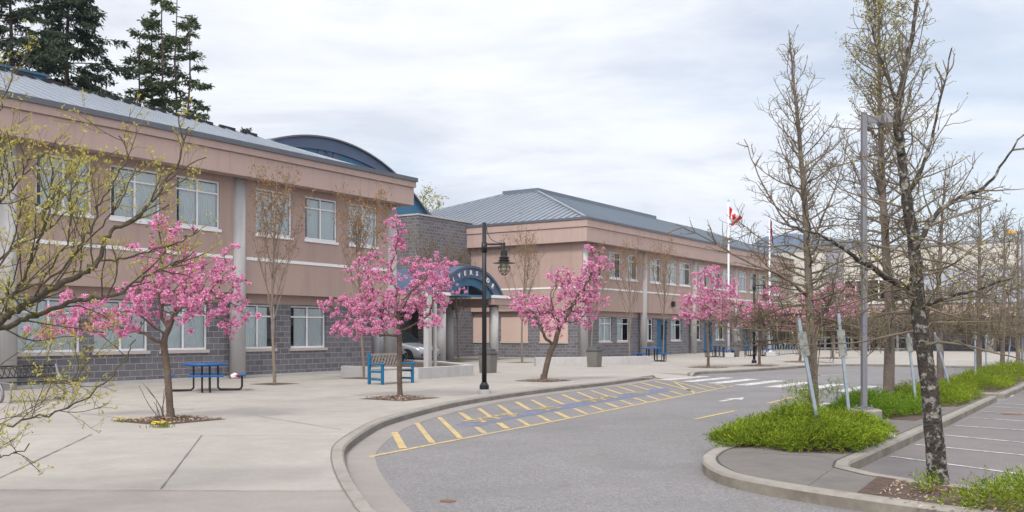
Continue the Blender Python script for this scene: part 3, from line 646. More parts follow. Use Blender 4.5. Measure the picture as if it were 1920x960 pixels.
rf.add([(5.4, v0, zt_(v0)), (uH, v0, zt_(v0)), (uK, vtop(uK), zt_(vtop(uK))), (5.4, vtop(5.4), zt_(vtop(5.4))), (5.4, vtop(5.4) + 8, EZ + .2), (uK, 40, EZ + .2), (uF, 40, EZ - .05), (uF, v0, EZ - .05)], [(0, 1, 2, 3), (3, 2, 5, 4), (1, 7, 6, 5, 2)])
for i in range(int((uH - 5.6) / .42)):
    x = 5.6 + i * .42; vt = vtop(x) if x < uK else v0 + (vtop(uK) - v0) * (uH - x) / (uH - uK)
    if vt - v0 < .2: continue
    za_, zb2 = EZ + .004, zt_(vt)
    rf.add([(x - .02, v0, za_), (x + .02, v0, za_), (x + .02, vt, zb2), (x - .02, vt, zb2), (x - .015, v0, za_ + .045), (x + .015, v0, za_ + .045), (x + .015, vt, zb2 + .045), (x - .015, vt, zb2 + .045)],
           [(4, 5, 6, 7), (0, 4, 7, 3), (1, 2, 6, 5), (0, 1, 5, 4)])
A.part('roof', rf, 'roof')
cap = MB()
for i in range(int((uK - 5.6) / .85)):
    x = 5.6 + i * .85; cap.bar((x, vtop(x), zt_(vtop(x)) + .05), (x + .6, vtop(x + .6), zt_(vtop(x + .6)) + .05), .16, .10)
A.part('ridge_vent', cap, 'black')
mo = MB(); um = Uv(86, 32.4); mo.box(5.4, um, 32.4, 36, 9.6, 10.62); mo.box(5.4, um + .1, 32.3, 36.1, 10.62, 10.70); A.part('roof_monitor', mo, 'steelblue')

# ---------------- entrance block with the barrel roof and the block tower
E = Bld('school_entrance_block', 'block tower and blue barrel roof rising between the two pink wings', 30.0, 38.0)
uT = Uv(784, 37.8); TZ = Zv(784, 400, 37.8)
tw = MB(); tw.box(uT, 53.5, 37.8, 47, -.1, TZ - .1); E.part('block_tower', tw, 'block')
tc_ = MB(); tc_.box(uT - .05, 53.5, 37.74, 47.05, TZ - .098, TZ); E.part('tower_cap', tc_, 'concrete_col')
bw = MB(); bw.box(29.4, uT - .003, 38.3, 38.7, -.1, 3.3); bw.box(uE - .3, uE - .003, LA + .303, 38.3, -.1, 3.0); E.part('back_wall', bw, 'block')
ro = MB(); ro.box(29.4, uT - .05, 36.6, 42, 3.302, 3.75); E.part('low_roof', ro, 'stucco')
uw_ = MB(); uw_.box(29.4, uT - .003, 41.5, 60, 3.76, 8.2); uw_.box(uT - .01, 53, 47.1, 60, 0, 8.2); E.part('hall_wall', uw_, 'stucco')
# barrel roof: circle fitted to the outline seen over the near wing
VD = 40.0
def pt(px, py): return (Uv(px, VD), Zv(px, py, VD))
def circ(p, q, r):
    ax, ay = p; bx, by = q; cx, cy = r; d = 2*(ax*(by-cy)+bx*(cy-ay)+cx*(ay-by))
    ux = ((ax*ax+ay*ay)*(by-cy)+(bx*bx+by*by)*(cy-ay)+(cx*cx+cy*cy)*(ay-by))/d; uy = ((ax*ax+ay*ay)*(cx-bx)+(bx*bx+by*by)*(ax-cx)+(cx*cx+cy*cy)*(bx-ax))/d
    return ux, uy, math.hypot(ax-ux, ay-uy)
cu_, cz_, R1 = circ(pt(517, 262), pt(633, 265), pt(737, 325))
DOME = (cu_, cz_, R1)
def arc(r, zmin, n=48, c=None):
    cu, cz = (cu_, cz_) if c is None else c
    a = math.acos(max(-1, min(1, (zmin - cz) / r))); return [(cu + r*math.sin(t), cz + r*math.cos(t)) for t in np.linspace(-a, a, n)]
zb = 7.9; oa = arc(R1, zb)
ci_u, ci_z, R2 = circ(pt(558, 276), pt(642, 290), pt(697, 312.5))
ia = arc(R2, zb, 48, (ci_u, ci_z))
bf = MB(); n = 48
V = [(p[0], VD, p[1]) for p in oa] + [(p[0], VD, p[1]) for p in ia] + [(p[0], VD + .14, p[1]) for p in ia] + [(p[0], VD + 20, p[1]) for p in oa]
bf.add(V, [(i, i+n, i+n+1, i+1) for i in range(n-1)] + [(i+n, i+2*n, i+2*n+1, i+n+1) for i in range(n-1)] + [(i, i+1, i+3*n+1, i+3*n) for i in range(n-1)])
E.part('barrel_roof', bf, 'navy', smooth=False)
ed_ = MB(); oa2 = arc(R1 + .10, zb)
V = [(p[0], VD - .12, p[1]) for p in oa] + [(p[0], VD - .12, p[1]) for p in oa2] + [(p[0], VD + 20, p[1]) for p in oa2]
ed_.add(V, [(i, i+n, i+n+1, i+1) for i in range(n-1)] + [(i+n, i+2*n, i+2*n+1, i+n+1) for i in range(n-1)]); E.part('roof_trim', ed_, 'flash')
ty = MB(); ty.add([(p[0], VD + .12, p[1]) for p in ia], [tuple(range(n-1, -1, -1))]); E.part('tympanum', ty, 'bluemetal')
em = MB(); cx, cz2 = pt(618, 292); rk = .1
for a in (-.62, .0, .62):
    k = [(cx + a + .27*math.cos(t), cz2 + .27*math.sin(t)*(1 if a else .9)) for t in np.linspace(0, 6.283, 14)[:-1]]
    em.add([(p[0], VD + .07, p[1]) for p in k] + [(p[0], VD + .12, p[1]) for p in k], [tuple(range(12, -1, -1))] + [(i, (i+1) % 13, 13 + (i+1) % 13, 13 + i) for i in range(13)])
for s_ in (-1, 1): em.bar((cx - .3*s_, VD + .06, cz2 - .35), (cx + .3*s_, VD + .06, cz2 + .4), .07)
E.part('emblem', em, 'navy')

# ---------------- far wing
Bw = Bld('school_building', 'far two storey school wing, pink stucco with ribbed metal hip roof right of the entrance', 52.3, 29.6)
LB, UB, FB = 29.6, 29.25, 28.7
uC = Uv(1100, FB); EB = Zv(1100, 406, FB); uLE, uUE = uC + .75, uC + .45; END = 93.0
bx = [Uv(p, UB) for p in (1208.5, 1301, 1379)]
pitch = (bx[2] - bx[0]) / 2; first = uUE + .35; cols = [first] + [bx[0] + pitch * k for k in range(6) if bx[0] + pitch * k < END - .5]
upB, lowB, doors = [], [], []
ztop, zbot = 6.9, 5.2
for a, b in [(1117,1129),(1142,1164),(1175,1195)]: upB.append([Uv(a, UB), Uv(b, UB), zbot, ztop])
off = [(Uv(a, UB) - bx[0], Uv(b, UB) - bx[0]) for a, b in [(1219,1239),(1249,1269),(1274,1294)]]
for k in range(len(cols) - 1):
    c0 = cols[k + 1]
    for a, b in off:
        if c0 + b < END - .4: upB.append([c0 + a, c0 + b, zbot, ztop])
for a, b in [(1123,1147),(1157,1180)]: lowB.append([Uv(a, LB), Uv(b, LB), 1.02, 2.62])
cb0 = Uv(1208.5, LB); offl = [(Uv(1216, LB) - cb0 - .9, Uv(1224, LB) - cb0), (Uv(1258, LB) - cb0, Uv(1277.5, LB) - cb0)]; offd = (Uv(1231.5, LB) - cb0, Uv(1251, LB) - cb0)
offl[0] = (offl[0][0] + .35, offl[0][1])
for k in range(len(cols) - 1):
    c0 = cols[k + 1] + (cb0 - bx[0])
    for a, b in offl:
        if c0 + b < END - .4: lowB.append([c0 + a, c0 + b, 1.02, 2.62])
    if c0 + offd[1] < END - .4: doors.append([c0 + offd[0], c0 + offd[1], -.11, 2.55])
Bw.wall('block_wall', 'block', uLE, END, -.1, 2.66, LB, .3, lowB + doors)
e1 = MB(); e1.box(uLE, uLE + .3, LB + .303, 43, -.1, 2.66); Bw.part('end_block_wall', e1, 'block')
st = MB(); st.box(uLE + .012, END, LB + .012, LB + .3, 2.662, 3.05); st.box(uLE + .012, uLE + .3, LB + .3, 43, 2.662, 3.05); Bw.part('lintel_band', st, 'stucco')
Bw.wall('upper_wall', 'stucco', uUE, END, 3.0, 7.3, UB, .36, upB)
e2 = MB(); e2.box(uUE, uUE + .36, UB + .362, 43, 3.0, 7.3); Bw.part('end_upper_wall', e2, 'stucco')
zB = Zu(1000, 541, uUE); bd = MB()
for i, c in enumerate(cols): 
    nx_ = cols[i+1] if i + 1 < len(cols) else END
    bd.box(c + .3, nx_ - .3, UB - .02, UB + .1, zB - .05, zB + .05)
bd.box(uUE - .02, uUE + .1, UB + .4, 43, zB - .05, zB + .05); Bw.part('white_band', bd, 'white')
for c in cols:
    k = MB(); k.cyl(c, UB + .10, .275, 0, 7.28, 24); Bw.part('column', k, 'concrete_col', smooth=True)
for h in lowB: Bw.window(*h, LB, .08, 'sill', rw, rw.choice([.55, .8, 1.0]))
for h in upB: Bw.window(*h, UB, .05, 'white', rw, rw.choice([.6, .8, 1.0]))
for d in doors:
    m_ = MB(); y = LB + .1; m_.box(d[0] + .003, d[0] + .09, y - .02, y + .12, 0, 2.547); m_.box(d[1] - .09, d[1] - .003, y - .02, y + .12, 0, 2.547); m_.box(d[0] + .09, d[1] - .09, y - .02, y + .12, 2.44, 2.547)
    fr_ = Bw.part('door_frame', m_, 'doorblue'); dm = (d[0] + d[1]) / 2
    m2 = MB(); m2.box(d[0] + .092, dm - .006, y + .02, y + .07, .02, 2.43); m2.box(dm + .006, d[1] - .092, y + .02, y + .07, .02, 2.43); Bw.part('door', m2, 'doorblue', fr_)
    m3 = MB(); m3.box(dm + .12, d[1] - .2, y + .008, y + .019, 1.1, 2.2); Bw.part('door_glass', m3, 'carglass', fr_)
ins = MB(); ins.box(uLE + .6, END, LB + 1.2, LB + 1.3, 0, 7.2); Bw.part('inner_wall', ins, 'inside')
for a, b in [(872,919),(940,990),(1012.5,1065)]:
    va, vb = Vu(b, uLE), Vu(a, uLE); q = MB(); q.box(uLE - .03, uLE - .002, va, vb, 1.02, 2.62); o = Bw.part('blank_panel', q, 'infill')
    q = MB(); q.box(uLE - .07, uLE - .002, va - .05, vb + .05, .92, 1.017); Bw.part('sill', q, 'sill', o)
fa = MB(); FBz = 7.25
fa.box(uC, END, FB, FB + .5, FBz, EB - .62); fa.box(uC - .06, END, FB - .06, FB + .5, EB - .588, EB - .15); fa.box(uC + .02, END, FB + .02, FB + .5, EB - .62, EB - .588)
fa.box(uC + .001, uC + .5, FB + .5, 43, FBz, EB - .62); fa.box(uC - .059, uC + .5, FB + .5, 43, EB - .588, EB - .15); fa.box(uC + .021, uC + .5, FB + .5, 43, EB - .62, EB - .588)
Bw.part('fascia', fa, 'fascia')
sf = MB(); sf.box(uC + .5, END, FB + .5, UB + 1.2, 7.31, 7.4); sf.box(uC + .5, uUE + 1, UB + 1.2, 43, 7.31, 7.4); sf.box(uUE + .37, END, UB + .37, UB + .9, 3.06, 3.2); Bw.part('soffit', sf, 'stucco')
fl = MB(); fl.box(uC - .12, END, FB - .12, FB + .6, EB - .148, EB); fl.box(uC - .119, uC + .6, FB + .6, 43, EB - .148, EB - .002); Bw.part('roof_edge', fl, 'flash')
h0u, h0v = uC + .3, FB + .3; kk = 9.2; ZR_ = Zv(996, 357, h0v + kk); vbk = 2 * (h0v + kk) - h0v + 3
top = (ZR_ - EB) / kk
rf = MB(); zt0 = EB + .003
rf.add([(h0u, h0v, zt0), (END + 4, h0v, zt0), (END + 4, h0v + kk, ZR_), (h0u + kk, h0v + kk, ZR_)], [(0, 1, 2, 3)])
rfd = MB(); rfd.add([(h0u, h0v, zt0), (h0u + kk, h0v + kk, ZR_), (h0u + kk, h0v + kk + 3, ZR_), (h0u, vbk, zt0)], [(0, 1, 2, 3)])
rfd.add([(h0u + kk, h0v + kk, ZR_), (END + 4, h0v + kk, ZR_), (END + 4, h0v + kk + 3, ZR_), (h0u + kk, h0v + kk + 3, ZR_)], [(0, 1, 2, 3)])
for i in range(int((vbk - h0v) / .55)):
    y = h0v + .3 + i * .55; ut = min(y - h0v, kk, vbk - y)
    if ut < .2: continue
    zt = zt0 + ut * top; rfd.add([(h0u, y-.03, zt0), (h0u, y+.03, zt0), (h0u+ut, y+.03, zt), (h0u+ut, y-.03, zt), (h0u, y-.02, zt0+.10), (h0u, y+.02, zt0+.10), (h0u+ut, y+.02, zt+.10), (h0u+ut, y-.02, zt+.10)], [(4, 5, 6, 7)[::-1], (0, 4, 7, 3)[::-1], (1, 2, 6, 5)[::-1], (0, 1, 5, 4)[::-1]])
for i in range(int((END - h0u) / .42)):
    x = h0u + .3 + i * .42; ut = min(x - h0u, kk); zt = zt0 + ut * top
    rf.add([(x-.02, h0v, zt0), (x+.02, h0v, zt0), (x+.02, h0v+ut, zt), (x-.02, h0v+ut, zt), (x-.015, h0v, zt0+.05), (x+.015, h0v, zt0+.05), (x+.015, h0v+ut, zt+.05), (x-.015, h0v+ut, zt+.05)], [(4, 5, 6, 7), (0, 4, 7, 3), (1, 2, 6, 5)])
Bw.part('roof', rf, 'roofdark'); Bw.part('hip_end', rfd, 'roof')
hc = MB(); hc.bar((h0u, h0v, zt0 + .05), (h0u + kk, h0v + kk, ZR_ + .05), .16, .14); hc.bar((h0u, vbk, zt0 + .05), (h0u + kk, h0v + kk + 3, ZR_ + .05), .16, .14); Bw.part('hip_cap', hc, 'roof')
ue = Uv(1229, h0v + kk); mo = MB(); mo.box(h0u + kk - .1, ue, h0v + kk - .1, h0v + kk + 3.1, ZR_ - .1, ZR_ + .28); Bw.part('ridge_monitor', mo, 'roofdark')
for px, py in [(1260, 570), (1288 + 100, 570)]:
    q = MB(); x = Uv(px, UB); z = Zv(px, py, UB); q.box(x - .16, x + .16, UB - .22, UB - .002, z - .2, z + .2); bevel(Bw.part('wall_lamp', q, 'black'), .03)

# ---------------- far hall across the end
Cb = Bld('gymnasium_building', 'tall beige hall with low grey roof and glazed entrance across the far end', 93.4, 10.0)
UC = 93.4
ztopC = Zu(1640, 465, UC); v_r = -45.0; v_l = Vu(1395, UC)
w_ = MB(); w_.box(UC, UC + 30, v_r, v_l + 12, 4.3, ztopC); Cb.part('clad_wall', w_, 'beige')
cp = MB(); cp.box(UC - .08, UC + 30, v_r, v_l + 12, ztopC + .002, ztopC + .22); Cb.part('parapet_cap', cp, 'greymetal')
sj = MB()
for i in range(8): z = 4.9 + i * .62; sj.box(UC - .006, UC + .01, v_r, v_l + 12, z - .012, z + .012)
for i in range(12): v = v_r + 4 + i * 5.5; sj.box(UC - .007, UC + .01, v - .015, v + .015, 4.3, ztopC)
Cb.part('panel_joint', sj, 'greymetal')
pl_ = MB(); a, b = Vu(1582, UC), Vu(1550, UC); pl_.box(UC - .3, UC - .01, a, b, 4.2, ztopC - .01); Cb.part('pilaster', pl_, 'greymetal')
uwn = MB(); pn = MB()
va, vb = Vu(1692, UC), Vu(1584, UC); z0, z1 = Zu(1640, 562, UC), Zu(1640, 526, UC); pn.box(UC - .03, UC - .008, va, vb, z0, z1)
for i in range(6): v = va + (vb - va) * i / 5; uwn.box(UC - .09, UC - .032, v - .05, v + .05, z0, z1)
uwn.box(UC - .09, UC - .032, va, vb, z1 + .001, z1 + .1); o = Cb.part('window', uwn, 'white'); Cb.part('pane', pn, 'carglass', o)
# low roof and canopy in front
UF2 = 89.0
za, zc = Zu(1800, 570, UF2), Zu(1800, 505, UC - .05); vm = Vu(1728, UC)
lr = MB(); lr.add([(UF2, v_r, za), (UF2, vm, za), (UC - .02, vm, zc), (UC - .02, v_r, zc)], [(0, 3, 2, 1)])
for i in range(90):
    v = vm - .2 - i * .5
    if v > v_r: lr.add([(UF2, v-.02, za+.003), (UF2, v+.02, za+.003), (UC-.03, v+.02, zc), (UC-.03, v-.02, zc), (UF2, v-.02, za+.06), (UF2, v+.02, za+.06), (UC-.03, v+.02, zc+.06), (UC-.03, v-.02, zc+.06)], [(7, 6, 5, 4), (3, 7, 4, 0), (5, 6, 2, 1)])
Cb.part('low_roof', lr, 'greymetal')
ef = MB(); z2 = Zu(1800, 592, UF2); ef.box(UF2 - .15, UF2 + .3, v_r, v_l + 3, z2, za - .003); ef.box(UF2 + .3, UC, v_r, v_l + 3, z2 + .05, z2 + .3); Cb.part('canopy_fascia', ef, 'fascia')
ef = MB(); ef.box(UF2 - .2, UF2 + .31, v_r, v_l + 3, za, za + .12); Cb.part('roof_edge', ef, 'flash')
lw = MB(); vg0, vg1 = Vu(1700, UC), Vu(1530, UC)
lw.box(UC, UC + .4, v_r, vg0, -.1, z2 + .05); lw.box(UC, UC + .4, vg1, v_l + 3, -.1, z2 + .05); Cb.part('block_wall', lw, 'block')
gl = MB(); gl.box(UC + .25, UC + .3, vg0, vg1, 0, z2 + .05); fr_ = MB(); nb = 11
for i in range(nb): v = vg0 + (vg1 - vg0) * i / (nb - 1); fr_.box(UC + .12, UC + .249, v - .09, v + .09, 0, z2 + .04)
for z in (.12, 1.15, 2.2): fr_.box(UC + .13, UC + .248, vg0, vg1, z - .07, z + .07)
o = Cb.part('entrance_frame', fr_, 'white'); Cb.part('entrance_glass', gl, 'carglass', o)
bp_ = MB(); v = Vu(1582, UC); bp_.box(UC + .08, UC + .118, v - .45, v + .45, .2, 1.25); Cb.part('blue_panel', bp_, 'tableblue', o)
for px in (1857, 1480 + 470, 1700):
    if px == 1700: continue
    k = MB(); k.cyl(UF2 + .2, Vu(px, UF2 + .2), .42, 0, z2 - .003, 20); Cb.part('column', k, 'concrete_col', smooth=True)
cs = MB(); cs.box(UF2 + .4, UC - .05, vg1 + .3, v_l + 2.9, .0, z2); 
dk = MB(); v = Vu(1465, UC); dk.box(UC - .04, UC - .005, v - 1.6, v + 1.6, 0, 2.6); Cb.part('service_door', dk, 'doorblue')

# ---------------- arched entrance canopy
EC = thing('entrance_canopy', 'blue arched entrance canopy with white letters on round concrete columns', 'canopy', w2(41.4, 32.0), ANG)
VC = 31.6; o3 = (41.4, 32.0, 0)
uL, uR = Uv(822, VC), Uv(941, VC); zS = Zv(880, 552, VC); zA = Zv(872, 500, VC)
half = (uR - uL) / 2; cuA = (uL + uR) / 2; rise = zA - zS; RA = (half*half + rise*rise) / (2*rise); czA = zA - RA
def arcp(R, z0, n=40):
    a = math.acos((z0 - czA) / R); return [(cuA + R*math.sin(t), czA + R*math.cos(t)) for t in np.linspace(-a, a, n)]
def ring(mb, R0, R1, va, vb, z0, n=40):
    A0 = arcp(R0, z0, n); A1 = arcp(R1, z0, n)
    V = [(p[0], va, p[1]) for p in A0] + [(p[0], va, p[1]) for p in A1] + [(p[0], vb, p[1]) for p in A0] + [(p[0], vb, p[1]) for p in A1]
    mb.add(V, [(i, i+1, n+i+1, n+i) for i in range(n-1)] + [(n+i, n+i+1, 3*n+i+1, 3*n+i) for i in range(n-1)] + [(2*n+i+1, 2*n+i, 3*n+i, 3*n+i+1) for i in range(n-1)] + [(i+1, i, 2*n+i, 2*n+i+1) for i in range(n-1)] + [(0, n, 3*n, 2*n), (n-1, 3*n-1, 4*n-1, 2*n-1)])
a1 = MB(); ring(a1, RA - .58, RA, VC, VC + .25, zS); a1.build('sign_arch', M['navy'], EC, o3)
a2 = MB(); ring(a2, RA - 1.02, RA - .583, VC + .12, VC + .3, zS); a2.build('inner_arch', M['bluemetal'], EC, o3)
a3 = MB(); ring(a3, RA - .04, RA + .09, VC - .08, VC + 5.2, zS); a3.build('vault_roof', M['navy'], EC, o3)
a4 = MB(); a4.box(uL + .1, uR - .1, VC + .1, VC + .3, zS - .12, zS - .003)
for d in (-.17, .17): a4.box(cuA - .3 + d - .05, cuA - .3 + d + .05, VC + .16, VC + .26, zS, zA - 1.02)
a4.build('tie_beam', M['bluemetal'], EC, o3)
a5 = MB(); zc0 = Zv(926, 575, VC)
a5.box(uL - .75, uL + .30, VC + .35, VC + 5.2, zc0, zS - .13); a5.box(uR - .30, uR + 1.0, VC + .35, VC + 5.2, zc0, zS - .13); a5.box(uL + .30, uR - .30, VC + 4.9, VC + 5.2, zc0, zS - .13); a5.box(uL - .8, uL + .9, VC - .05, VC + .348, zc0 + .12, zS - .13); a5.box(uR - .9, uR + 1.05, VC - .05, VC + .348, zc0 + .12, zS - .13); a5.box(uR - .3, uR + .95, VC, VC + .346, zc0 - .12, zc0 + .118)
a5.build('canopy_beam', M['stucco'], EC, o3)
a6 = MB(); a6.box(uL - .9, uL + .95, VC - .12, VC + .4, zS - .128, zS + .04); a6.build('white_cap', M['white'], EC, o3); a6 = MB(); a6.box(uR - .95, uR + 1.15, VC - .12, VC + .4, zS - .128, zS + .04); a6.build('white_cap', M['white'], EC, o3)
for uu, vv in ((Uv(827, 32), 32), (Uv(926, 32), 32), (Uv(842, 34.6), 34.6), (Uv(926, 32) + .1, 36.2)):
    k = MB(); k.cyl(uu, vv, .27, 0, zc0 - .003, 24); k.build('column', M['concrete_col'], EC, o3, True)
lt = MB()
word = 'RIVERSIDE'; Rm = RA - .42
tmax = math.acos((zS - czA) / RA)
for i, ch in enumerate(word):
    t = (-.76 + 1.46 * i / 8) * tmax * .97; v_, f_ = text_mesh(ch, .36, .006, .02); ca, sa = math.cos(t), math.sin(t); P = []
    for x, y, z in v_:
        x *= 1.05; P.append((cuA + Rm*math.sin(t) + x*ca + y*sa, VC - .026 - z, czA + Rm*math.cos(t) - x*sa + y*ca))
    lt = MB(); lt.add(P, f_); lt.build('letter', M['white'], EC, o3)
q = MB(); q.cyl(Uv(858, 33.5), 33.5, .35, zc0 - .2, zc0 - .003, 20); q.build('ceiling_lamp', M['greypole'], EC, o3)

# ================================================================== trees
def base_of(px, py): return np.array(G(px, py))
class Tree:
    def __init__(s, name, label, base, group=None, cat='tree'):
        s.base = np.asarray(base, dtype=float); s.root = thing(name, label, cat, tuple(s.base), 0, group); s.wood = MB(); s.leaf = MB(); s.twig = MB()
    def finish(s, bark, leafm=None, leafname='crown', trunkname='trunk', fsmooth=False, twigm='twig'):
        if s.wood.n: s.wood.build(trunkname, M[bark], s.root, s.base, True)
        if s.twig.n: s.twig.build('branches', M[twigm], s.root, s.base, True)
        if s.leaf.n: s.leaf.build(leafname, [M[leafm], M['shadecore']] if leafm == 'blossom' else M[leafm], s.root, s.base, fsmooth)

def unit(v): v = np.asarray(v, dtype=float); return v / (np.linalg.norm(v) + 1e-12)
def wander(rng, p, d, L, n, wob, trop=0.0, tropdir=np.array([0, 0, 1.0])):
    P = [np.array(p, dtype=float)]; d = unit(d)
    for i in range(n):
        d = unit(d + rng.normal(size=3) * wob + tropdir * trop); P.append(P[-1] + d * L / n)
    return np.array(P)
def flare(P, r0):                                       # root flare on a trunk
    return None

def colonize(rng, trunk, attr, step, kill, infl, iters=90):
    nodes = [np.array(p, dtype=float) for p in trunk]; par = [-1] + list(range(len(trunk) - 1)); A = attr.copy()
    X = np.array(nodes)
    for it in range(iters):
        if len(A) == 0: break
        D = np.linalg.norm(A[:, None, :] - X[None], axis=2); near = D.argmin(1); dm = D[np.arange(len(A)), near]
        act = dm < infl
        if not act.any(): infl *= 1.5; continue
        new = []
        for nid in np.unique(near[act]):
            dv = A[act & (near == nid)] - X[nid]; d = (dv / (np.linalg.norm(dv, axis=1)[:, None] + 1e-9)).sum(0); d = unit(unit(d) + rng.normal(size=3) * .22)
            new.append((nid, X[nid] + d * step))
        for nid, p in new: par.append(nid); X = np.vstack([X, p])
        D = np.linalg.norm(A[:, None, :] - X[None, -len(new):], axis=2).min(1); A = A[D > kill]
    return X, np.array(par)
def skeleton_tubes(mb, X, par, rtip, rbase, expo=2.4, thin=5):
    n = len(X); kids = [[] for _ in range(n)]
    for i, p in enumerate(par):
        if p >= 0: kids[p].append(i)
    r = np.zeros(n)
    for i in range(n - 1, -1, -1):
        r[i] = rtip if not kids[i] else (sum(r[k] ** expo for k in kids[i])) ** (1 / expo)
    sc = rbase / r[0]; r = rtip + (r - rtip) * (rbase - rtip) / max(1e-6, r[0] - rtip)
    st = [(0, None)]
    while st:
        i, pr = st.pop(); ch = [] if pr is None else [pr]
        while True:
            ch.append(i)
            if not kids[i]: break
            ks = sorted(kids[i], key=lambda k: -r[k])
            for k in ks[1:]: st.append((k, i))
            i = ks[0]
        if len(ch) > 1:
            rr = r[ch].copy()
            if pr is not None: rr[0] = min(rr[0], rr[1] * 1.15)
            mb.tube(X[ch], rr, 9 if rr.max() > .04 else thin)
    return r

def ellipsoids(rng, blobs, Y, n):
    """blobs: (px, py, rx, ry, depth offset, weight) in pixels at distance Y"""
    out = []; wts = np.array([b[5] for b in blobs], dtype=float); wts /= wts.sum()
    for b, w in zip(blobs, wts):
        k = max(3, int(n * w)); d = rng.normal(size=(k, 3)); d /= np.linalg.norm(d, axis=1)[:, None]; d *= rng.random((k, 1)) ** .42
        s = Y / F; c = atY(b[0], b[1], Y + b[4]); out.append(c + d * np.array([b[2]*s, (b[2]+b[3])*.5*s, b[3]*s]))
    return np.concatenate(out)

def cherry(px, py, label, trunk_px, blobs, n, seed, rb=.085, fine=True, ball=.064, per=(1, 3)):
    rng = np.random.default_rng(seed); base = base_of(px, py); Y = base[1]
    T = Tree('cherry_tree', label, base, 'pink blossoming cherry trees on the plaza')
    tp = [base + np.array([0, 0, -.05])] + [atY(a, b, Y + c) for a, b, c in trunk_px]; tp = catmull(tp, 3)
    A = ellipsoids(rng, blobs, Y, n); X, par = colonize(rng, tp, A, .13, .16, 1.6)
    r = skeleton_tubes(T.wood, X, par, .004, rb)
    T.wood.tube([base + np.array([0, 0, -.03]), base + np.array([0, 0, .06]), base + np.array([0, 0, .22])], [rb * 1.5, rb * 1.22, rb * .98], 10)
    # suckers at the foot
    tips = np.ones(len(X), bool)
    for p in par:
        if p >= 0: tips[p] = False
    thin = np.where((r < .012))[0]; thin = thin[X[thin, 2] > 1.0]
    cl = []
    pick = rng.permutation(thin)[:int(len(thin) * .78)]
    cc = np.concatenate([X[pick], X[np.where(tips & (X[:, 2] > 1.0))[0]]])
    for c in cc:
        k = rng.integers(*per); off = rng.normal(size=(k, 3)) * np.array([.085, .085, .065]); cl.append(c + off)
    C = np.concatenate(cl); npet = 46 if fine else 20; R = ball * rng.uniform(.55, 1.15, len(C))
    T.leaf.balls(C, R * .52, rng, False, .3, .85); T.leaf.mi[-1][:] = 1
    dirs = rng.normal(size=(len(C), npet, 3)); dirs /= np.linalg.norm(dirs, axis=2)[:, :, None]
    pc = C[:, None, :] + dirs * (R[:, None, None] * rng.uniform(.45, .92, (len(C), npet, 1))) * np.array([1, 1, .85])
    pd = dirs * .55 + rng.normal(size=dirs.shape) * .75
    sc_ = np.repeat(R, npet); T.leaf.leaves(pc.reshape(-1, 3), pd.reshape(-1, 3), sc_ * rng.uniform(.38, .66, len(sc_)) * (1 if fine else 1.5), sc_ * rng.uniform(.36, .62, len(sc_)) * (1 if fine else 1.5), rng)
    # bronze young leaves peeping between blossoms
    LV = MB(); k = max(10, len(cc) // 2); idx = rng.integers(0, len(cc), k)
    LV.leaves(cc[idx] + rng.normal(size=(k, 3)) * .06, rng.normal(size=(k, 3)), .09, .035, rng)
    LV.build('young_leaves', M['bronze_leaf'], T.root, base)
    T.finish('cherry_bark', 'blossom', 'blossom')
    return T, X

T1, _ = cherry(320, 788, 'cherry tree in pink blossom with suckers at its foot, nearest the left edge', [(317,740,0),(313,690,.02),(308,655,0)],
    [(290,560,95,48,0,5),(150,590,75,45,.3,3.2),(400,540,60,62,-.2,3.4),(438,590,30,48,0,2.4),(105,618,38,26,.2,1.6),(300,475,70,40,.2,2.6),(310,430,45,30,.1,1.3),(365,575,50,40,-.5,1.6),(220,610,55,35,-.6,1.6),(430,470,20,22,.1,.4),(400,510,40,25,.5,1)], 680, 11, .064)
T2, _ = cherry(750, 747, 'cherry tree in pink blossom with one tall leader, behind the blue bench', [(749,700,0),(749,650,0),(748,620,0)],
    [(740,560,90,55,0,5),(660,580,62,40,.2,2.4),(820,540,45,50,-.2,2.4),(790,500,50,30,.3,1.6),(737,445,24,46,0,.95),(690,500,50,30,.3,1.3),(620,565,26,14,0,.5),(690,612,70,22,-.5,2.2),(812,606,22,18,-.3,.8),(738,395,14,14,0,.3),(640,615,26,20,.2,.8),(845,500,22,14,0,.4)], 640, 12, .064)
T3, _ = cherry(1019, 714, 'leaning cherry tree in pink blossom in front of the low concrete planter wall', [(1024,690,0),(1032,660,.05),(1042,640,.1)],
    [(1090,550,52,50,0,4),(1110,500,28,40,.1,1.8),(1050,520,26,30,.2,1),(1000,575,52,30,-.2,2.2),(975,560,25,22,.2,.8),(1040,600,62,28,-.5,2),(1140,495,14,18,0,.4),(1095,590,40,26,.5,1.4),(1112,468,12,14,0,.5)], 560, 13, .095, False)
T4, _ = cherry(1328, 689, 'slender cherry tree in pink blossom beside the first flagpole', [(1328,660,0),(1327,630,0),(1327,612,0)],
    [(1325,575,52,32,0,4),(1290,590,30,18,.3,1.4),(1330,525,30,32,0,1.5),(1375,590,40,26,-.3,2),(1370,545,20,25,.2,.8),(1400,600,25,18,0,.9),(1285,555,18,14,0,.5)], 430, 14, .065, False, .078)
T5, _ = cherry(1424, 686, 'cherry tree in pink blossom just right of the distant black lamp post', [(1424,660,0),(1425,635,0),(1426,615,0)],
    [(1430,590,45,28,0,3),(1460,605,35,18,-.2,1.4),(1445,550,18,22,.2,.9),(1400,585,25,22,.3,1)], 300, 15, .065, False, .078)
T6, _ = cherry(1500, 679, 'cherry tree in pink blossom partly hidden behind the first bare oak', [(1502,655,0),(1504,630,0),(1506,610,0)],
    [(1500,600,38,25,0,3),(1475,610,30,15,0,1),(1530,570,26,26,0,1.2),(1500,565,20,12,0,.4)], 260, 16, .07, False, .08)
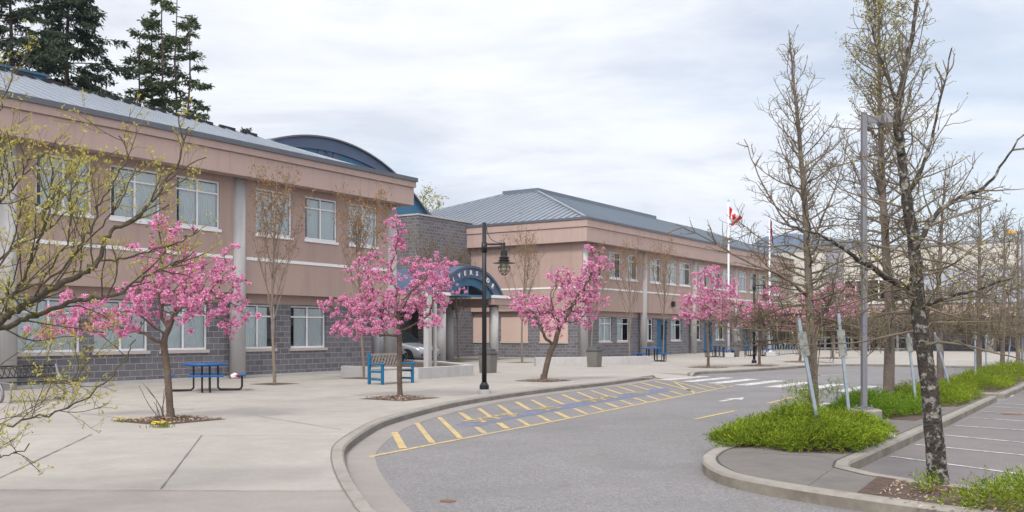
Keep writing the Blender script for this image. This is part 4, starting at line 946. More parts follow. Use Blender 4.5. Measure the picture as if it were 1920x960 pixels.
T7, _ = cherry(1561, 672, 'furthest cherry tree in pink blossom, in front of the glazed hall entrance', [(1561,650,0),(1561,630,0),(1561,612,0)],
    [(1560,590,45,28,0,3),(1600,575,30,22,0,1.3),(1575,545,34,18,0,1.2),(1530,600,25,20,0,.8)], 300, 17, .075, False, .085)
# suckers by the first cherry
sk = MB(); rs = np.random.default_rng(5); b0 = T1.base
for i in range(7):
    p = wander(rs, b0 + np.array([-.10 - .05*rs.random(), .05*rs.normal(), 0]), (-.35 + .25*rs.normal(), .1*rs.normal(), 1), rs.uniform(.35, .85), 6, .12, .05); sk.tube(p, np.linspace(.009, .004, 7), 5)
sk.build('suckers', M['cherry_bark'], T1.root, b0, True)

# ---- columnar maples by the facades
def columnar(base, label, top, width, seed, leaf='rust_leaf', fork=.26, rb=.055, nst=15, leaves=900, low=.35):
    rng = np.random.default_rng(seed); T = Tree('columnar_maple', label, base, 'slender columnar maples along the facades'); H = top
    tr = wander(rng, base + np.array([0, 0, -.05]), (0.01*rng.normal(), 0.01*rng.normal(), 1), H * .98, 14, .025, .05)
    T.wood.tube(tr, np.linspace(rb, .006, 15) * (1 - .0), 9)
    ends = []
    for i in range(nst):
        h = H * (fork + .45 * (i / nst) ** 1.2); k = int(h / H / .98 * 14); p = tr[k] + (tr[k+1] - tr[k]) * ((h / H / .98 * 14) - k)
        a = i * 2.4 + rng.normal() * .3; sp = rng.uniform(.30, .52); Lb = (H - h) * rng.uniform(.55, .82); wmax = width * .5
        Lb = min(Lb, wmax / sp * 2.0)
        P = wander(rng, p, (math.cos(a)*sp, math.sin(a)*sp, 1), Lb, 9, .045, .055); r0 = rb * .42 * (1 - .5 * i / nst)
        T.wood.tube(P, np.linspace(r0, .004, 10), 6); ends.append(P)
        for j in range(10):
            q = P[rng.integers(2, 9)]; d = unit(np.array([rng.normal()*.6, rng.normal()*.6, 1.0])); Q = wander(rng, q, d, rng.uniform(.3, .9), 4, .1, .06); T.wood.tube(Q, np.linspace(.008, .003, 5), 4, False); ends.append(Q)
            for z in range(2):
                q2 = Q[rng.integers(1, 5)]; Q2 = wander(rng, q2, np.array([rng.normal()*.7, rng.normal()*.7, .8]), rng.uniform(.15, .4), 3, .1, .06); T.wood.tube(Q2, [.0045, .004, .0035, .003], 3, False); ends.append(Q2)
    E_ = np.concatenate([e[len(e)//2:] for e in ends]); wt = np.clip((E_[:, 2] - H * low) / (H * (1 - low)), 0, 1) ** 1.1 + .02; wt /= wt.sum()
    idx = rng.choice(len(E_), leaves, p=wt); C = E_[idx] + rng.normal(size=(leaves, 3)) * .06
    T.leaf.leaves(C, rng.normal(size=(leaves, 3)) - np.array([0, 0, .5]), rng.uniform(.05, .11, leaves), rng.uniform(.03, .06, leaves), rng)
    T.finish('maple_bark', leaf); return T
columnar(base_of(515, 719), 'columnar maple with sparse rust leaves between the picnic table and the bench', 7.4, 2.2, 21, leaves=1300)
columnar(base_of(683, 708), 'columnar maple with orange tuft at its top, left of the blue bench', 7.35, 2.0, 22, leaves=1600)
columnar(base_of(860, 677), 'thin columnar maple in front of the arched canopy', 7.3, 2.0, 23, 'bronze_leaf', leaves=1100, rb=.06)
columnar(base_of(798, 684), 'columnar maple standing before the grey block tower', 7.4, 2.0, 29, 'bronze_leaf', leaves=900, rb=.06)
columnar(base_of(979, 679), 'columnar maple before the blank panels of the far wing end', 8.2, 2.0, 24, leaves=1000, rb=.06)
columnar(base_of(1109, 672), 'columnar maple at the far wing corner, rising from the planter behind a bin', 8.2, 2.3, 25, leaves=900, rb=.06)
columnar(base_of(1180, 671), 'columnar maple in front of the far wing, left of the second blue picnic table', 8.3, 2.4, 26, leaves=1000, rb=.06)
columnar(base_of(1243, 668), 'columnar maple beside the first blue door of the far wing', 8.9, 2.4, 27, leaves=1200, rb=.06)

# ---- bare oaks on the islands
def oak(px, py, label, leader, seed, bark, rb, first_h, span, nlat=80, bud=300, budmat='bud_leaf', extra=(), top_leaf=0, lean_depth=0.0, lowdroop=.25, twig=.0045, dens=1.0, thin=1.0, zmin=1.45, hexp=1.45):
    """leader: pixel polyline (px, py, depth offset); span(h) gives lateral length at relative height h"""
    rng = np.random.default_rng(seed); base = base_of(px, py); Y = base[1]
    T = Tree('bare_oak', label, base, 'bare spring oaks on the traffic islands')
    LP = catmull([base + np.array([0, 0, -.05])] + [atY(a, b, Y + c) for a, b, c in leader], 6); n = len(LP)
    LP[2:-1] += rng.normal(size=(n-3, 3)) * np.array([.005, .005, 0])
    H = LP[-1][2]; h = np.clip(LP[:, 2] / H, 0, 1); rad = rb * (1 - h) ** .8 * (1 - .12 * h) + .007; rad[0] *= 1.35; rad[1] *= 1.1
    T.wood.tube(LP, rad, 12)
    B_ = []
    def lift(P, keep=0):                                  # lower branches level out above head height instead of sweeping the ground
        z = P[:, 2]; zm = zmin * rng.uniform(.72, 1.4); e_ = np.clip((z - zm) / .4, -30, 30); nz = zm - .15 + .4 * np.log1p(np.exp(e_)); nz = np.where(nz - z > .0, z + (nz - z) * .85, z); nz[:1] = z[:1]; P[:, 2] = nz; return P
    def twigs(P, r0, L0, lvl):
        m = len(P)
        k = int(dens * (L0 / (.095 if lvl == 1 else .095)))
        for _ in range(k):
            t = rng.uniform(.12, 1) * (m - 1); i = min(int(t), m - 2); q = P[i] + (P[i+1] - P[i]) * (t - i); ax = unit(P[i+1] - P[i])
            s = unit(np.cross(ax, rng.normal(size=3))); d = unit(ax * rng.uniform(.45, 1.0) + s * .8 + np.array([0, 0, .22]))
            L2 = min(L0 * rng.uniform(.18, .5), 1.1) * (1 - .45 * t / (m - 1)) if lvl == 1 else rng.uniform(.08, .26)
            nn = 5 if lvl == 1 else 3; Q = wander(rng, q, d, L2, nn, .24, (.04 if q[2] > .5 * H else -.05)); Q = lift(Q); r1 = max(twig, r0 * .42 * (1 - .5 * t / m)) if lvl == 1 else twig
            T.twig.tube(Q, np.linspace(r1, twig * .7, nn + 1), 4 if lvl == 1 else 3, False); B_.append(Q[-1])
            if lvl == 1 and L2 > .18: twigs(Q, r1, L2, 2)
    for i in range(nlat):
        hh = first_h + (1 - first_h) * (i / nlat) ** hexp; z = hh * H; k = int(np.searchsorted(LP[:, 2], z)); k = min(max(k, 1), n - 1)
        p = LP[k-1] + (LP[k] - LP[k-1]) * ((z - LP[k-1][2]) / max(1e-6, LP[k][2] - LP[k-1][2])); a = i * 2.399 + rng.normal() * .35
        Ln = span(hh) * rng.uniform(.40, 1.25); el = -lowdroop + .25 * min(1, 4 * (hh - first_h)) + 1.05 * (hh - first_h) / (1 - first_h) + rng.normal() * .22
        P = wander(rng, p, (math.cos(a)*math.cos(el), math.sin(a)*math.cos(el), math.sin(el)), Ln, 9, .13, (.075 if hh > .5 else .0)); P = lift(P); r0 = min(.34 * np.interp(z, LP[:, 2], rad), .013 + .012 * Ln) * thin
        T.twig.tube(P, np.linspace(r0, twig, 10) , 6); twigs(P, r0, Ln, 1)
    for poly, r0 in extra:
        P = catmull([atY(a, b, Y + c) for a, b, c in poly], 5); P[1:] += rng.normal(size=(len(P)-1, 3)) * .007; Ln = np.linalg.norm(np.diff(P, axis=0), axis=1).sum()
        T.wood.tube(P, np.linspace(r0, .007, len(P)), 8)
        for _ in range(int(Ln / .17)):
            t = rng.uniform(.12, .98) * (len(P) - 1); i = int(t); ax = unit(P[i+1] - P[i]); s = unit(np.cross(ax, rng.normal(size=3)))
            L2 = Ln * rng.uniform(.12, .34) * (1.1 - t / len(P)) + .12; Q = wander(rng, P[i], unit(ax * .7 + s * .8 + np.array([0, 0, .1])), L2, 6, .12, .03); T.twig.tube(Q, np.linspace(min(r0 * .5, .012), twig, 7), 5, False); twigs(Q, .01, L2, 1)
    B_ = np.array(B_)
    if bud:
        idx = rng.integers(0, len(B_), bud); C = B_[idx]; T.leaf.leaves(C + rng.normal(size=C.shape) * .02, rng.normal(size=C.shape) + np.array([0, 0, .3]), np.clip(Y / 900, .025, .06) * rng.uniform(.8, 1.5, bud), np.clip(Y / 1400, .016, .04) * rng.uniform(.8, 1.3, bud), rng)
    if top_leaf:
        w = np.clip((B_[:, 2] - .60 * H) / (.4 * H), 0, 1) + .002; w /= w.sum(); idx = rng.choice(len(B_), top_leaf, p=w)
        T.leaf.leaves(B_[idx] + rng.normal(size=(top_leaf, 3)) * .05, rng.normal(size=(top_leaf, 3)), rng.uniform(.04, .085, top_leaf), rng.uniform(.025, .05, top_leaf), rng)
    T.finish(bark, budmat); return T
O1 = oak(1527, 792, 'bare oak rising from the first juniper bed behind the two leaning sign posts',
    [(1524,700,0),(1521,620,0),(1515,500,0),(1510,400,0),(1500,270,0),(1488,150,0),(1480,62,0)], 31, 'grey_bark', .092, .17,
    lambda h: 1.75 * (1 - h) ** .8 + .22, 96, 1300, twig=.0046, hexp=1.05, extra=[([(1518,560,0),(1470,520,-.3),(1400,490,-.5),(1330,450,-.6),(1268,420,-.7)], .03), ([(1512,440,0),(1470,410,.2),(1430,345,.3),(1395,260,.4)], .022), ([(1522,640,0),(1545,610,.1),(1560,540,.2),(1580,450,.3)], .035), ([(1514,480,0),(1545,400,.2),(1575,330,.3),(1590,260,.3)], .02)])
O2 = oak(1760, 908, 'lichen covered bare oak with a dark trunk, nearest on the right',
    [(1752,820,0),(1742,720,0),(1724,600,0),(1716,480,.05),(1702,380,.05),(1688,280,.05),(1682,210,.05),(1700,120,.1),(1715,40,.1),(1722,-40,.1)], 39, 'moss_bark', .098, .27,
    lambda h: 1.25 * (1 - h) ** .6 + .25, 88, 600, extra=[([(1716,545,0),(1660,520,-.2),(1600,480,-.4),(1545,445,-.5),(1470,420,-.6)], .036), ([(1712,470,0),(1757,400,.1),(1800,372,.2),(1853,345,.2),(1890,290,.2),(1925,245,.2)], .03), ([(1690,290,0),(1690,240,.1),(1665,150,.2),(1640,70,.2),(1625,-30,.3)], .026), ([(1700,370,0),(1735,300,.1),(1760,200,.2),(1785,90,.2)], .022), ([(1720,580,0),(1770,560,-.2),(1840,540,-.3),(1900,520,-.3)], .025)], dens=.62, twig=.0036, thin=.62, zmin=1.62, hexp=1.0)
O3 = oak(1666, 752, 'tall straight oak with yellowish buds at its top, behind the tall light pole',
    [(1667,680,0),(1668,600,0),(1662,480,0),(1655,350,0),(1650,200,0),(1648,80,0),(1648,-60,0)], 33, 'grey_bark', .125, .16,
    lambda h: 1.9 * (1 - h) ** .55 + .35, 118, 500, 'spring_leaf', top_leaf=3000, hexp=.95, twig=.0058)
O4 = oak(1763, 723, 'bare oak standing behind the lichen covered trunk', [(1763,660,0),(1760,560,0),(1764,450,0),(1768,380,0),(1775,300,0)], 34, 'grey_bark', .105, .22, lambda h: 2.3 * (1 - h) ** .7 + .3, 60, 700, dens=.85, twig=.007)
O5 = oak(1835, 704, 'bare oak between the two upright sign posts on the far island', [(1836,640,0),(1835,550,0),(1838,450,0),(1840,350,0)], 35, 'grey_bark', .10, .22, lambda h: 2.6 * (1 - h) ** .7 + .3, 60, 700, dens=.8, twig=.008)
O6 = oak(1880, 692, 'second furthest bare oak on the far island', [(1880,640,0),(1882,560,0),(1884,470,0),(1882,400,0)], 36, 'grey_bark', .095, .24, lambda h: 2.6 * (1 - h) ** .7 + .3, 54, 600, dens=.7, twig=.009)
O7 = oak(1909, 686, 'furthest bare oak, at the right edge near the amber lamp', [(1909,640,0),(1910,560,0),(1908,470,0),(1912,410,0)], 37, 'grey_bark', .10, .24, lambda h: 2.6 * (1 - h) ** .7 + .3, 48, 600, dens=.65, twig=.009)
# one at the loop behind
# ---- foreground tree reaching in from the left
def left_tree():
    rng = np.random.default_rng(41); YL = 8.6; base = np.array([-7.1, YL + .3, 0.0])
    T = Tree('budding_tree', 'budding tree with mossy limbs reaching in from the left edge', base)
    trunk = catmull([base + np.array([0, 0, -.05]), base + np.array([.05, 0, .6]), base + np.array([.15, -.1, 1.2]), atY(-330, 640, YL)], 4); T.wood.tube(trunk, np.linspace(.16, .11, len(trunk)), 12)
    tip = trunk[-1]; B_ = []
    def sub(P, r0, L0, lvl, dens=1.0):
        m = len(P); k = int(dens * L0 / (.10, .085, .075)[lvl])
        for _ in range(k):
            t = rng.uniform(.15, 1) * (m - 1); i = min(int(t), m - 2); ax = unit(P[i+1] - P[i]); s = unit(np.cross(ax, rng.normal(size=3)))
            d = unit(ax * .75 + s * .75 + np.array([.1, 0, .28])); f_ = 1 - .5 * t / m
            L2 = (min(L0 * rng.uniform(.18, .42), .85) * f_, rng.uniform(.12, .32), rng.uniform(.05, .13))[lvl]
            nn = (6, 4, 3)[lvl]; Q = wander(rng, P[i], d, L2, nn, .13, .05); r1 = (max(.004, min(r0 * .35, .008)), .0026, .0019)[lvl]
            (T.wood if lvl == 0 else T.twig).tube(Q, np.linspace(r1, r1 * .6, nn + 1), (5, 4, 3)[lvl], False)
            B_.append(Q[-1])
            if lvl < 2 and L2 > .1: sub(Q, r1, L2, lvl + 1, .9)
    limbs = [
        ([(-330,640,0),(-150,640,-.1),(-40,622,-.1),(0,602,0),(32,580,0),(62,560,0),(100,540,0),(140,520,.1),(170,502,.1),(187,488,.1),(197,447,.15),(220,428,.2),(255,412,.2),(290,370,.2),(325,320,.2),(345,270,.2),(352,240,.2)], .058, .9),
        ([(187,488,.1),(225,488,.1),(275,472,.1),(325,457,.1),(352,446,.1),(372,430,.1)], .022, .8),
        ([(-330,640,0),(-120,655,.1),(0,614,.15),(50,597,.15),(72,587,.15),(125,567,.15),(175,560,.2),(207,557,.2),(250,532,.2),(300,510,.2),(340,488,.2)], .046, .85),
        ([(-330,640,0),(-100,600,-.2),(0,565,-.2),(25,550,-.2),(45,522,-.2),(57,485,-.2),(70,455,-.2),(80,417,-.2),(86,385,-.2),(98,330,-.2),(92,280,-.2)], .042, .9),
        ([(25,550,-.2),(87,527,-.2),(125,495,-.25),(155,452,-.3),(182,415,-.3),(188,380,-.3),(215,335,-.3),(240,300,-.3),(222,255,-.3)], .024, .9),
        ([(-330,640,0),(-120,780,-.3),(0,797,-.3),(75,780,-.3),(125,765,-.3),(200,715,-.3),(235,670,-.3),(252,640,-.3)], .022, .45),
        ([(-200,700,-.2),(-60,850,-.4),(0,858,-.4),(25,850,-.4),(50,835,-.4)], .009, .5),
        ([(-330,640,0),(-200,480,.1),(-60,420,.2),(0,380,.2),(40,330,.2),(55,290,.2)], .035, .8),
        ([(-330,640,0),(-150,560,.3),(-20,500,.3),(30,460,.3),(90,430,.3),(140,380,.3),(170,320,.3)], .03, .8),
        ([(-200,480,.1),(-80,330,.3),(-10,215,.4),(20,160,.4),(24,120,.4)], .015, .35),
        ([(-330,640,0),(-120,700,.3),(0,690,.3),(60,690,.3),(120,720,.3),(170,700,.3)], .02, .6),
        ([(-100,600,-.2),(-30,530,-.4),(15,470,-.4),(35,410,-.4),(40,360,-.4)], .022, .8),
        ([(100,540,0),(150,470,.3),(200,410,.4),(235,360,.4),(262,300,.4)], .018, .8),
        ([(62,560,0),(110,480,-.4),(130,430,-.5),(128,380,-.5),(140,330,-.5)], .016, .8),
    ]
    limbs = [(p, r * .72 if i in (0, 2) else r * .48, d * .85) for i, (p, r, d) in enumerate(limbs)]
    for poly, r0, dn in limbs:
        P = catmull([atY(a, b, YL + c) for a, b, c in poly], 4); P[2:] += rng.normal(size=(len(P)-2, 3)) * .012
        Ln = np.linalg.norm(np.diff(P, axis=0), axis=1).sum(); T.wood.tube(P, np.linspace(r0, .0055, len(P)), 9)
        sub(P, min(r0, .04), min(Ln, 2.6), 0, dn * .85)
    B_ = np.array(B_); n = len(B_); reps = 4
    C = np.repeat(B_, reps, 0); m = len(C)
    T.leaf.leaves(C + rng.normal(size=C.shape) * .006, rng.normal(size=C.shape) + np.array([0, 0, .7]), rng.uniform(.016, .042, m), rng.uniform(.010, .019, m), rng)
    T.finish('mossy_limb', 'bud_leaf', twigm='olive_twig')
left_tree()

# ---- conifers behind the near wing
def conifer(px, Y, label, top_py, width_px, seed, bare=.35, leafm='fir', droop=.25, nb=110, trunk_r=.32, dens=1.3, shape=.75, lean=0, name='conifer_tree'):
    rng = np.random.default_rng(seed); x = (px - 960) / F * Y; base = np.array([x, Y, 0.0]); H = EYE + (HOR - top_py) / F * Y; Wd = width_px / F * Y / 2
    T = Tree(name, label, base, 'tall dark conifers behind the near wing')
    TP = np.array([[x + lean * t * t, Y, H * t] for t in np.linspace(0, 1, 12)]); TP[1:-1, :2] += rng.normal(size=(10, 2)) * .06
    T.wood.tube(TP, np.linspace(trunk_r, .03, 12), 9)
    for i in range(nb):
        t = bare + (1 - bare) * (i / nb) ** .9; p = np.array([np.interp(t * H, TP[:, 2], TP[:, k]) for k in range(3)])
        a = rng.uniform(0, 6.283); prof = min(1, ((1 - t) / (1 - bare)) ** shape + .06) * rng.uniform(.35, 1.15); Ln = Wd * prof
        d = np.array([math.cos(a), math.sin(a), rng.uniform(-.25, .15) + .5 * max(0, t - .75)]); P = wander(rng, p, d, Ln, 8, .06, -droop * .12)
        P[:, 2] += np.linspace(0, 1, 9) ** 3 * droop * Ln * .35
        T.wood.tube(P, np.linspace(.05 * prof + .012, .01, 9), 5, False)
        k = int((10 + 26 * prof) * dens); tt = rng.uniform(.18, 1, k) * 8; ii = np.minimum(tt.astype(int), 7); C = P[ii] + (P[ii+1] - P[ii]) * (tt - ii)[:, None]
        ax = unit(P[-1] - P[0]); side = unit(np.cross(ax, (0, 0, 1)))
        for c, t_ in zip(C, tt):
            s = rng.choice([-1, 1]); L2 = rng.uniform(.3, .8) * (1.15 - t_ / 9) * min(1, Wd / 2.2) + .15; dd = unit(ax * .7 + side * s * .8 + np.array([0, 0, -droop * .9 + .15 * rng.normal()]))
            m = 7; cc = c + dd * np.linspace(0, L2, m)[:, None] + rng.normal(size=(m, 3)) * .05
            T.leaf.leaves(cc, dd[None] + rng.normal(size=(m, 3)) * .55 + np.array([0, 0, -.25]), rng.uniform(.22, .42, m), rng.uniform(.07, .14, m), rng)
    T.finish('conifer_bark', leafm); return T
conifer(125, 62, 'broad dark fir with drooping boughs, nearest the left edge behind the roof', -110, 400, 51, .36, 'fir', .6, 170, .38, 1.5)
conifer(20, 70, 'dark fir cut by the left edge of the photo', -160, 330, 52, .38, 'fir', .45, 140, .36, 1.3)
cpl = [(262, 66, 70, 120, 53, 'left hand pine of the cluster, shorter than its neighbours'), (286, 68, 25, 110, 54, 'second pine from the left in the cluster above the roof'), (304, 66, -12, 130, 55, 'tallest pine in the middle of the cluster above the roof'), (332, 70, -5, 135, 56, 'pine with a long bare trunk right of the tallest one'), (354, 67, 35, 110, 57, 'right hand pine of the cluster, open towards the sky')]
for px, Y, tp, wd, sd, lb in cpl: conifer(px, Y, lb, tp, wd * 1.0, sd, .40, 'pine', .15, 30, .18, .8, shape=.30, name='pine_tree')
conifer(462, 90, 'small fir tip peeping over the near wing roof', 240, 50, 58, .6, 'fir', .3, 50, .2, .9)

# ---- trees showing over the roofs
def roof_tree(px, Y, py_top, wpx, label, seed, leafm, leaves, bark='grey_bark'):
    rng = np.random.default_rng(seed); x = (px - 960) / F * Y; H = EYE + (HOR - py_top) / F * Y; W_ = wpx / F * Y / 2
    T = Tree('deciduous_tree', label, (x, Y, 0)); tp = [np.array([x, Y, z]) for z in np.linspace(0, H * .55, 6)]
    A_ = []
    while len(A_) < 260:
        q = rng.uniform(-1, 1, 3)
        if q @ q < 1: A_.append((x + q[0] * W_, Y + q[1] * W_, H * .76 + q[2] * H * .24))
    X, par = colonize(rng, tp, np.array(A_), .5, .6, 5); skeleton_tubes(T.wood, X, par, .018, .2, thin=4)
    if leaves:
        idx = rng.integers(6, len(X), leaves); T.leaf.leaves(X[idx] + rng.normal(size=(leaves, 3)) * .25, rng.normal(size=(leaves, 3)), rng.uniform(.15, .3, leaves), rng.uniform(.1, .18, leaves), rng)
    T.finish(bark, leafm)
roof_tree(800, 85, 342, 85, 'pale green spring tree showing between the two wings', 61, 'spring_leaf', 1500)
roof_tree(1325, 105, 425, 60, 'bare tree peeping over the far wing roof', 62, 'spring_leaf', 60)
roof_tree(1850, 150, 425, 190, 'pale budding tree behind the beige hall on the right', 63, 'spring_leaf', 1400)
roof_tree(1570, 150, 436, 110, 'budding tree behind the beige hall near its middle', 64, 'spring_leaf', 700)

# ---- junipers
def juniper(u0, u1, v0, v1, h, n, label, seed, m='juniper', sparse=False, tall=()):
    rng = np.random.default_rng(seed); cu, cv = (u0+u1)/2, (v0+v1)/2; ru, rv = (u1-u0)/2, (v1-v0)/2
    base = np.array(w2(cu, cv)); T = Tree('juniper_shrub', label, base, 'low junipers on the traffic islands', 'shrub')
    ph = rng.uniform(0, 6.28, 6); k = 0; C = []; D = []
    while len(C) < n:
        a, b = rng.uniform(-1, 1, 2); rr = (abs(a) ** 2.6 + abs(b) ** 2.6) ** (1/2.6); edge = 1 + .13 * math.sin(3*math.atan2(b, a) + ph[0]) + .08 * math.sin(7*math.atan2(b, a) + ph[1])
        if rr > edge: continue
        lump = .66 + .34 * math.sin(a * ru * 2.6 + ph[2]) * math.sin(b * rv * 3.1 + ph[3]) + .18 * math.sin(a * ru * 6 + ph[4]) * math.sin(b * rv * 5 + ph[5])
        if sparse and lump < .5: continue
        z = h * max(.04, (1 - (rr/edge) ** 2.2)) ** .6 * lump * rng.uniform(.45, 1.1) + .03
        p = np.array(w2(cu + a * ru, cv + b * rv, z)); od = np.array(w2(a, b, 0)); C.append(p); D.append(unit(od + rng.normal(size=3) * .55 + np.array([0, 0, .55])))
    for (tu, tv, hh, kk_) in tall:
        for _ in range(kk_):
            p = np.array(w2(tu + rng.normal() * .14, tv + rng.normal() * .14, rng.uniform(.2, hh))); C.append(p); D.append(unit(rng.normal(size=3) * .5 + np.array([0, 0, .9])))
    C = np.array(C); D = np.array(D); m_ = 11; L2 = rng.uniform(.10, .22, len(C))
    t = np.linspace(.1, 1, m_); bend = np.array([0, 0, -.25])
    cc = C[:, None, :] + D[:, None, :] * (L2[:, None] * t[None])[:, :, None] + bend * (L2[:, None] * t[None] ** 2 * .4)[:, :, None]
    S = np.cross(D, rng.normal(size=D.shape)); S /= np.linalg.norm(S, axis=1)[:, None]; sg = np.where(np.arange(m_) % 2, 1, -1)
    dd = D[:, None, :] * .9 + S[:, None, :] * sg[None, :, None] * .75
    T.leaf.leaves(cc.reshape(-1, 3), dd.reshape(-1, 3), rng.uniform(.025, .06, len(C) * m_), rng.uniform(.008, .014, len(C) * m_), rng)
    for _ in range(40 if not sparse else 120):
        i = rng.integers(len(C)); p = C[i].copy(); p[2] = .02; T.wood.tube([p, (p + C[i]) / 2 + rng.normal(size=3) * .03, C[i] + D[i] * .05], [.008, .006, .004], 4, False)
    T.finish('dry_twig', m, 'foliage', 'stems'); return T
juniper(12.75, 16.35, 3.2, 5.2, .38, 9500, 'bright green juniper at the island nose, around the first leaning sign post', 71, tall=((16.7, 5.0, .62, 150),))
juniper(18.5, 21.6, 3.7, 5.3, .34, 3600, 'deep green juniper beside the round concrete footing of the light pole', 72, 'juniper_dark', tall=((19.2, 5.1, .6, 60),))
juniper(22.4, 26.5, 3.4, 5.2, .34, 3400, 'juniper around the foot of the tall straight oak', 73)
juniper(28.5, 33.5, 3.35, 5.05, .36, 2600, 'juniper on the far island nearest the gap in the kerb', 74)
juniper(34.5, 45.5, 3.3, 5.3, .45, 3200, 'long juniper bed at the far end of the far island', 75)
juniper(9.35, 10.8, -.9, 1.9, .20, 900, 'sparse juniper over bare soil beneath the lichen covered oak', 76, sparse=True)
juniper(9.4, 10.9, -4.5, -.7, .30, 2600, 'juniper tuft in the near bed at the lower right corner', 77, sparse=True)

# ---- small plants
rp = np.random.default_rng(9)
def tuft(px, py, n, h, label, sp=.12, flowers=0, name='grass_tuft', cat='grass'):
    b = base_of(px, py); T = Tree(name, label, b, cat=cat); C = b + np.concatenate([rp.normal(size=(n, 2)) * sp, np.zeros((n, 1))], 1)
    T.leaf.leaves(C, np.concatenate([rp.normal(size=(n, 2)) * .5, np.ones((n, 1))], 1), rp.uniform(.5, 1, n) * h, .02, rp); T.finish('dry_twig', 'grass', 'foliage')
    if flowers:
        f = MB(); C = b + np.concatenate([rp.normal(size=(flowers, 2)) * sp * .9, rp.uniform(.6, 1.1, (flowers, 1)) * h], 1); f.balls(C, .024, rp, False, .3, .6); f.build('petals', M['pansy'], T.root, b)
tuft(683, 705, 70, .38, 'tuft of grass at the foot of the orange topped maple'); tuft(858, 678, 40, .25, 'tuft of grass at the foot of the canopy maple')
tuft(293, 802, 30, .10, 'left clump of yellow pansies before the first cherry tree', .08, 5, 'pansy_clump', 'flowers'); tuft(309, 802, 34, .11, 'right clump of yellow pansies before the first cherry tree', .07, 6, 'pansy_clump', 'flowers')
tuft(237, 791, 30, .07, 'small yellow flowers at the left corner of the tree pit', .12, 4, 'pansy_clump', 'flowers'); tuft(341, 785, 40, .10, 'grass tuft just right of the first cherry trunk', .09)
tuft(222, 789, 16, .06, 'lone yellow flower at the tip of the tree pit', .05, 2, 'pansy_clump', 'flowers')

# ================================================================== street furniture
# ---- black lantern lamp posts
def lamp_post(base, label, rot):
    r = thing('lamp_post', label, 'lamp post', tuple(base), rot, 'black lantern lamp posts'); H = 4.5
    m = MB(); m.lathe([(.17, -.02), (.175, .09), (.17, .11)], 20); m.build('concrete_footing', M['concrete_col'], r)
    m = MB(); m.lathe([(.125, .111), (.125, .22), (.10, .25), (.072, .30)], 20); m.build('base_flange', M['black'], r, smooth=False)
    m = MB(); m.lathe([(.066, .30), (.060, 2.4), (.056, H)], 18); m.lathe([(.075, 3.72), (.075, 3.98)], 18); o = m.build('pole', M['black'], r, smooth=True)
    m = MB(); m.box(.05, .50, -.025, .025, 3.90, 3.95); m.box(.05, .46, -.02, .02, 3.78, 3.815); m.box(.44, .47, -.02, .02, 3.815, 3.90); m.build('arm', M['black'], r)
    m = MB(); a = [(.06, 0, 4.38), (.09, 0, 4.22), (.17, 0, 4.08), (.30, 0, 3.99), (.48, 0, 3.95)]; m.tube(catmull(a, 4), .010, 6); m.build('brace_rod', M['black'], r)
    ln = MB(); ln.lathe([(.03, 3.97), (.035, 3.86), (.035, 3.78), (.085, 3.76), (.09, 3.62), (.10, 3.60), (.145, 3.58), (.145, 3.56), (.11, 3.555), (.11, 3.52), (.145, 3.515), (.145, 3.49)], 20, (.53, 0, 0)); lo_ = ln.build('lantern', M['black'], r)
    m = MB(); m.lathe([(.10, 3.49), (.17, 3.462), (.30, 3.43), (.30, 3.422), (.10, 3.47)], 24, (.53, 0, 0)); m.build('lamp_shade', M['black'], lo_)
    m = MB()
    for k in range(6):
        t = k * math.pi / 3; P = [(.53 + .155*math.cos(a)*math.cos(t), .155*math.cos(a)*math.sin(t), 3.32 + (.155*math.sin(a)*1.35 if a < 0 else .12*a/1.57)) for a in np.linspace(.9, -1.57, 9)]; m.tube(P, .008, 5)
    for z, rr in ((3.32, .157), (3.22, .13)):
        m.tube([(.53 + rr*math.cos(t), rr*math.sin(t), z) for t in np.linspace(0, 6.283, 25)], .008, 5)
    m.build('cage', M['black'], lo_)
    m = MB(); m.lathe([(.10, 3.488), (.115, 3.36), (.11, 3.25), (.07, 3.18), (.0, 3.16)], 18, (.53, 0, 0)); m.build('glass_globe', M['frost'], lo_, smooth=True)
    return r
LP1 = lamp_post(base_of(908, 738), 'black lamp post with hanging lantern at the kerb left of the yellow markings', R_(-8))
dup(LP1, tuple(base_of(1414, 685)), R_(-8), 'distant black lamp post with lantern among the far cherry trees')

# ---- tall parking lot lights
def lot_light(base, label, rot, H=5.36, foot=.30, lens='black'):
    r = thing('parking_light', label, 'light pole', tuple(base), rot, 'parking lot light poles')
    m = MB(); m.lathe([(.29, -.1), (.29, foot - .02), (.26, foot)], 28); m.build('concrete_footing', M['kerb'], r)
    m = MB(); m.box(-.12, .12, -.12, .12, foot + .002, foot + .03)
    for a in (-1, 1):
        for b in (-1, 1): m.cyl(a * .09, b * .09, .015, foot + .03, foot + .07, 8)
    m.build('base_plate', M['greypole'], r)
    m = MB(); m.box(-.043, .043, -.043, .043, foot + .031, H); bevel(m.build('pole', M['greypole'], r), .008)
    m = MB(); m.box(.054, .30, -.03, .03, H - .18, H - .06); m.build('arm', M['greypole'], r)
    m = MB(); m.add([(.30, -.14, H - .20), (.72, -.16, H - .20), (.72, .16, H - .20), (.30, .14, H - .20), (.32, -.12, H - .02), (.70, -.14, H - .0), (.70, .14, H - .0), (.32, .12, H - .02)], [(0, 3, 2, 1), (4, 5, 6, 7), (0, 1, 5, 4), (1, 2, 6, 5), (2, 3, 7, 6), (3, 0, 4, 7)]); hd = m.build('lamp_head', M['greypole'], r); bevel(hd, .01)
    m = MB(); m.box(.36, .68, -.11, .11, H - .215, H - .202); m.build('lens', M['frost'], hd)
    return r
lot_light(base_of(1620, 800), 'tall grey parking light pole on a round concrete footing', R_(8))
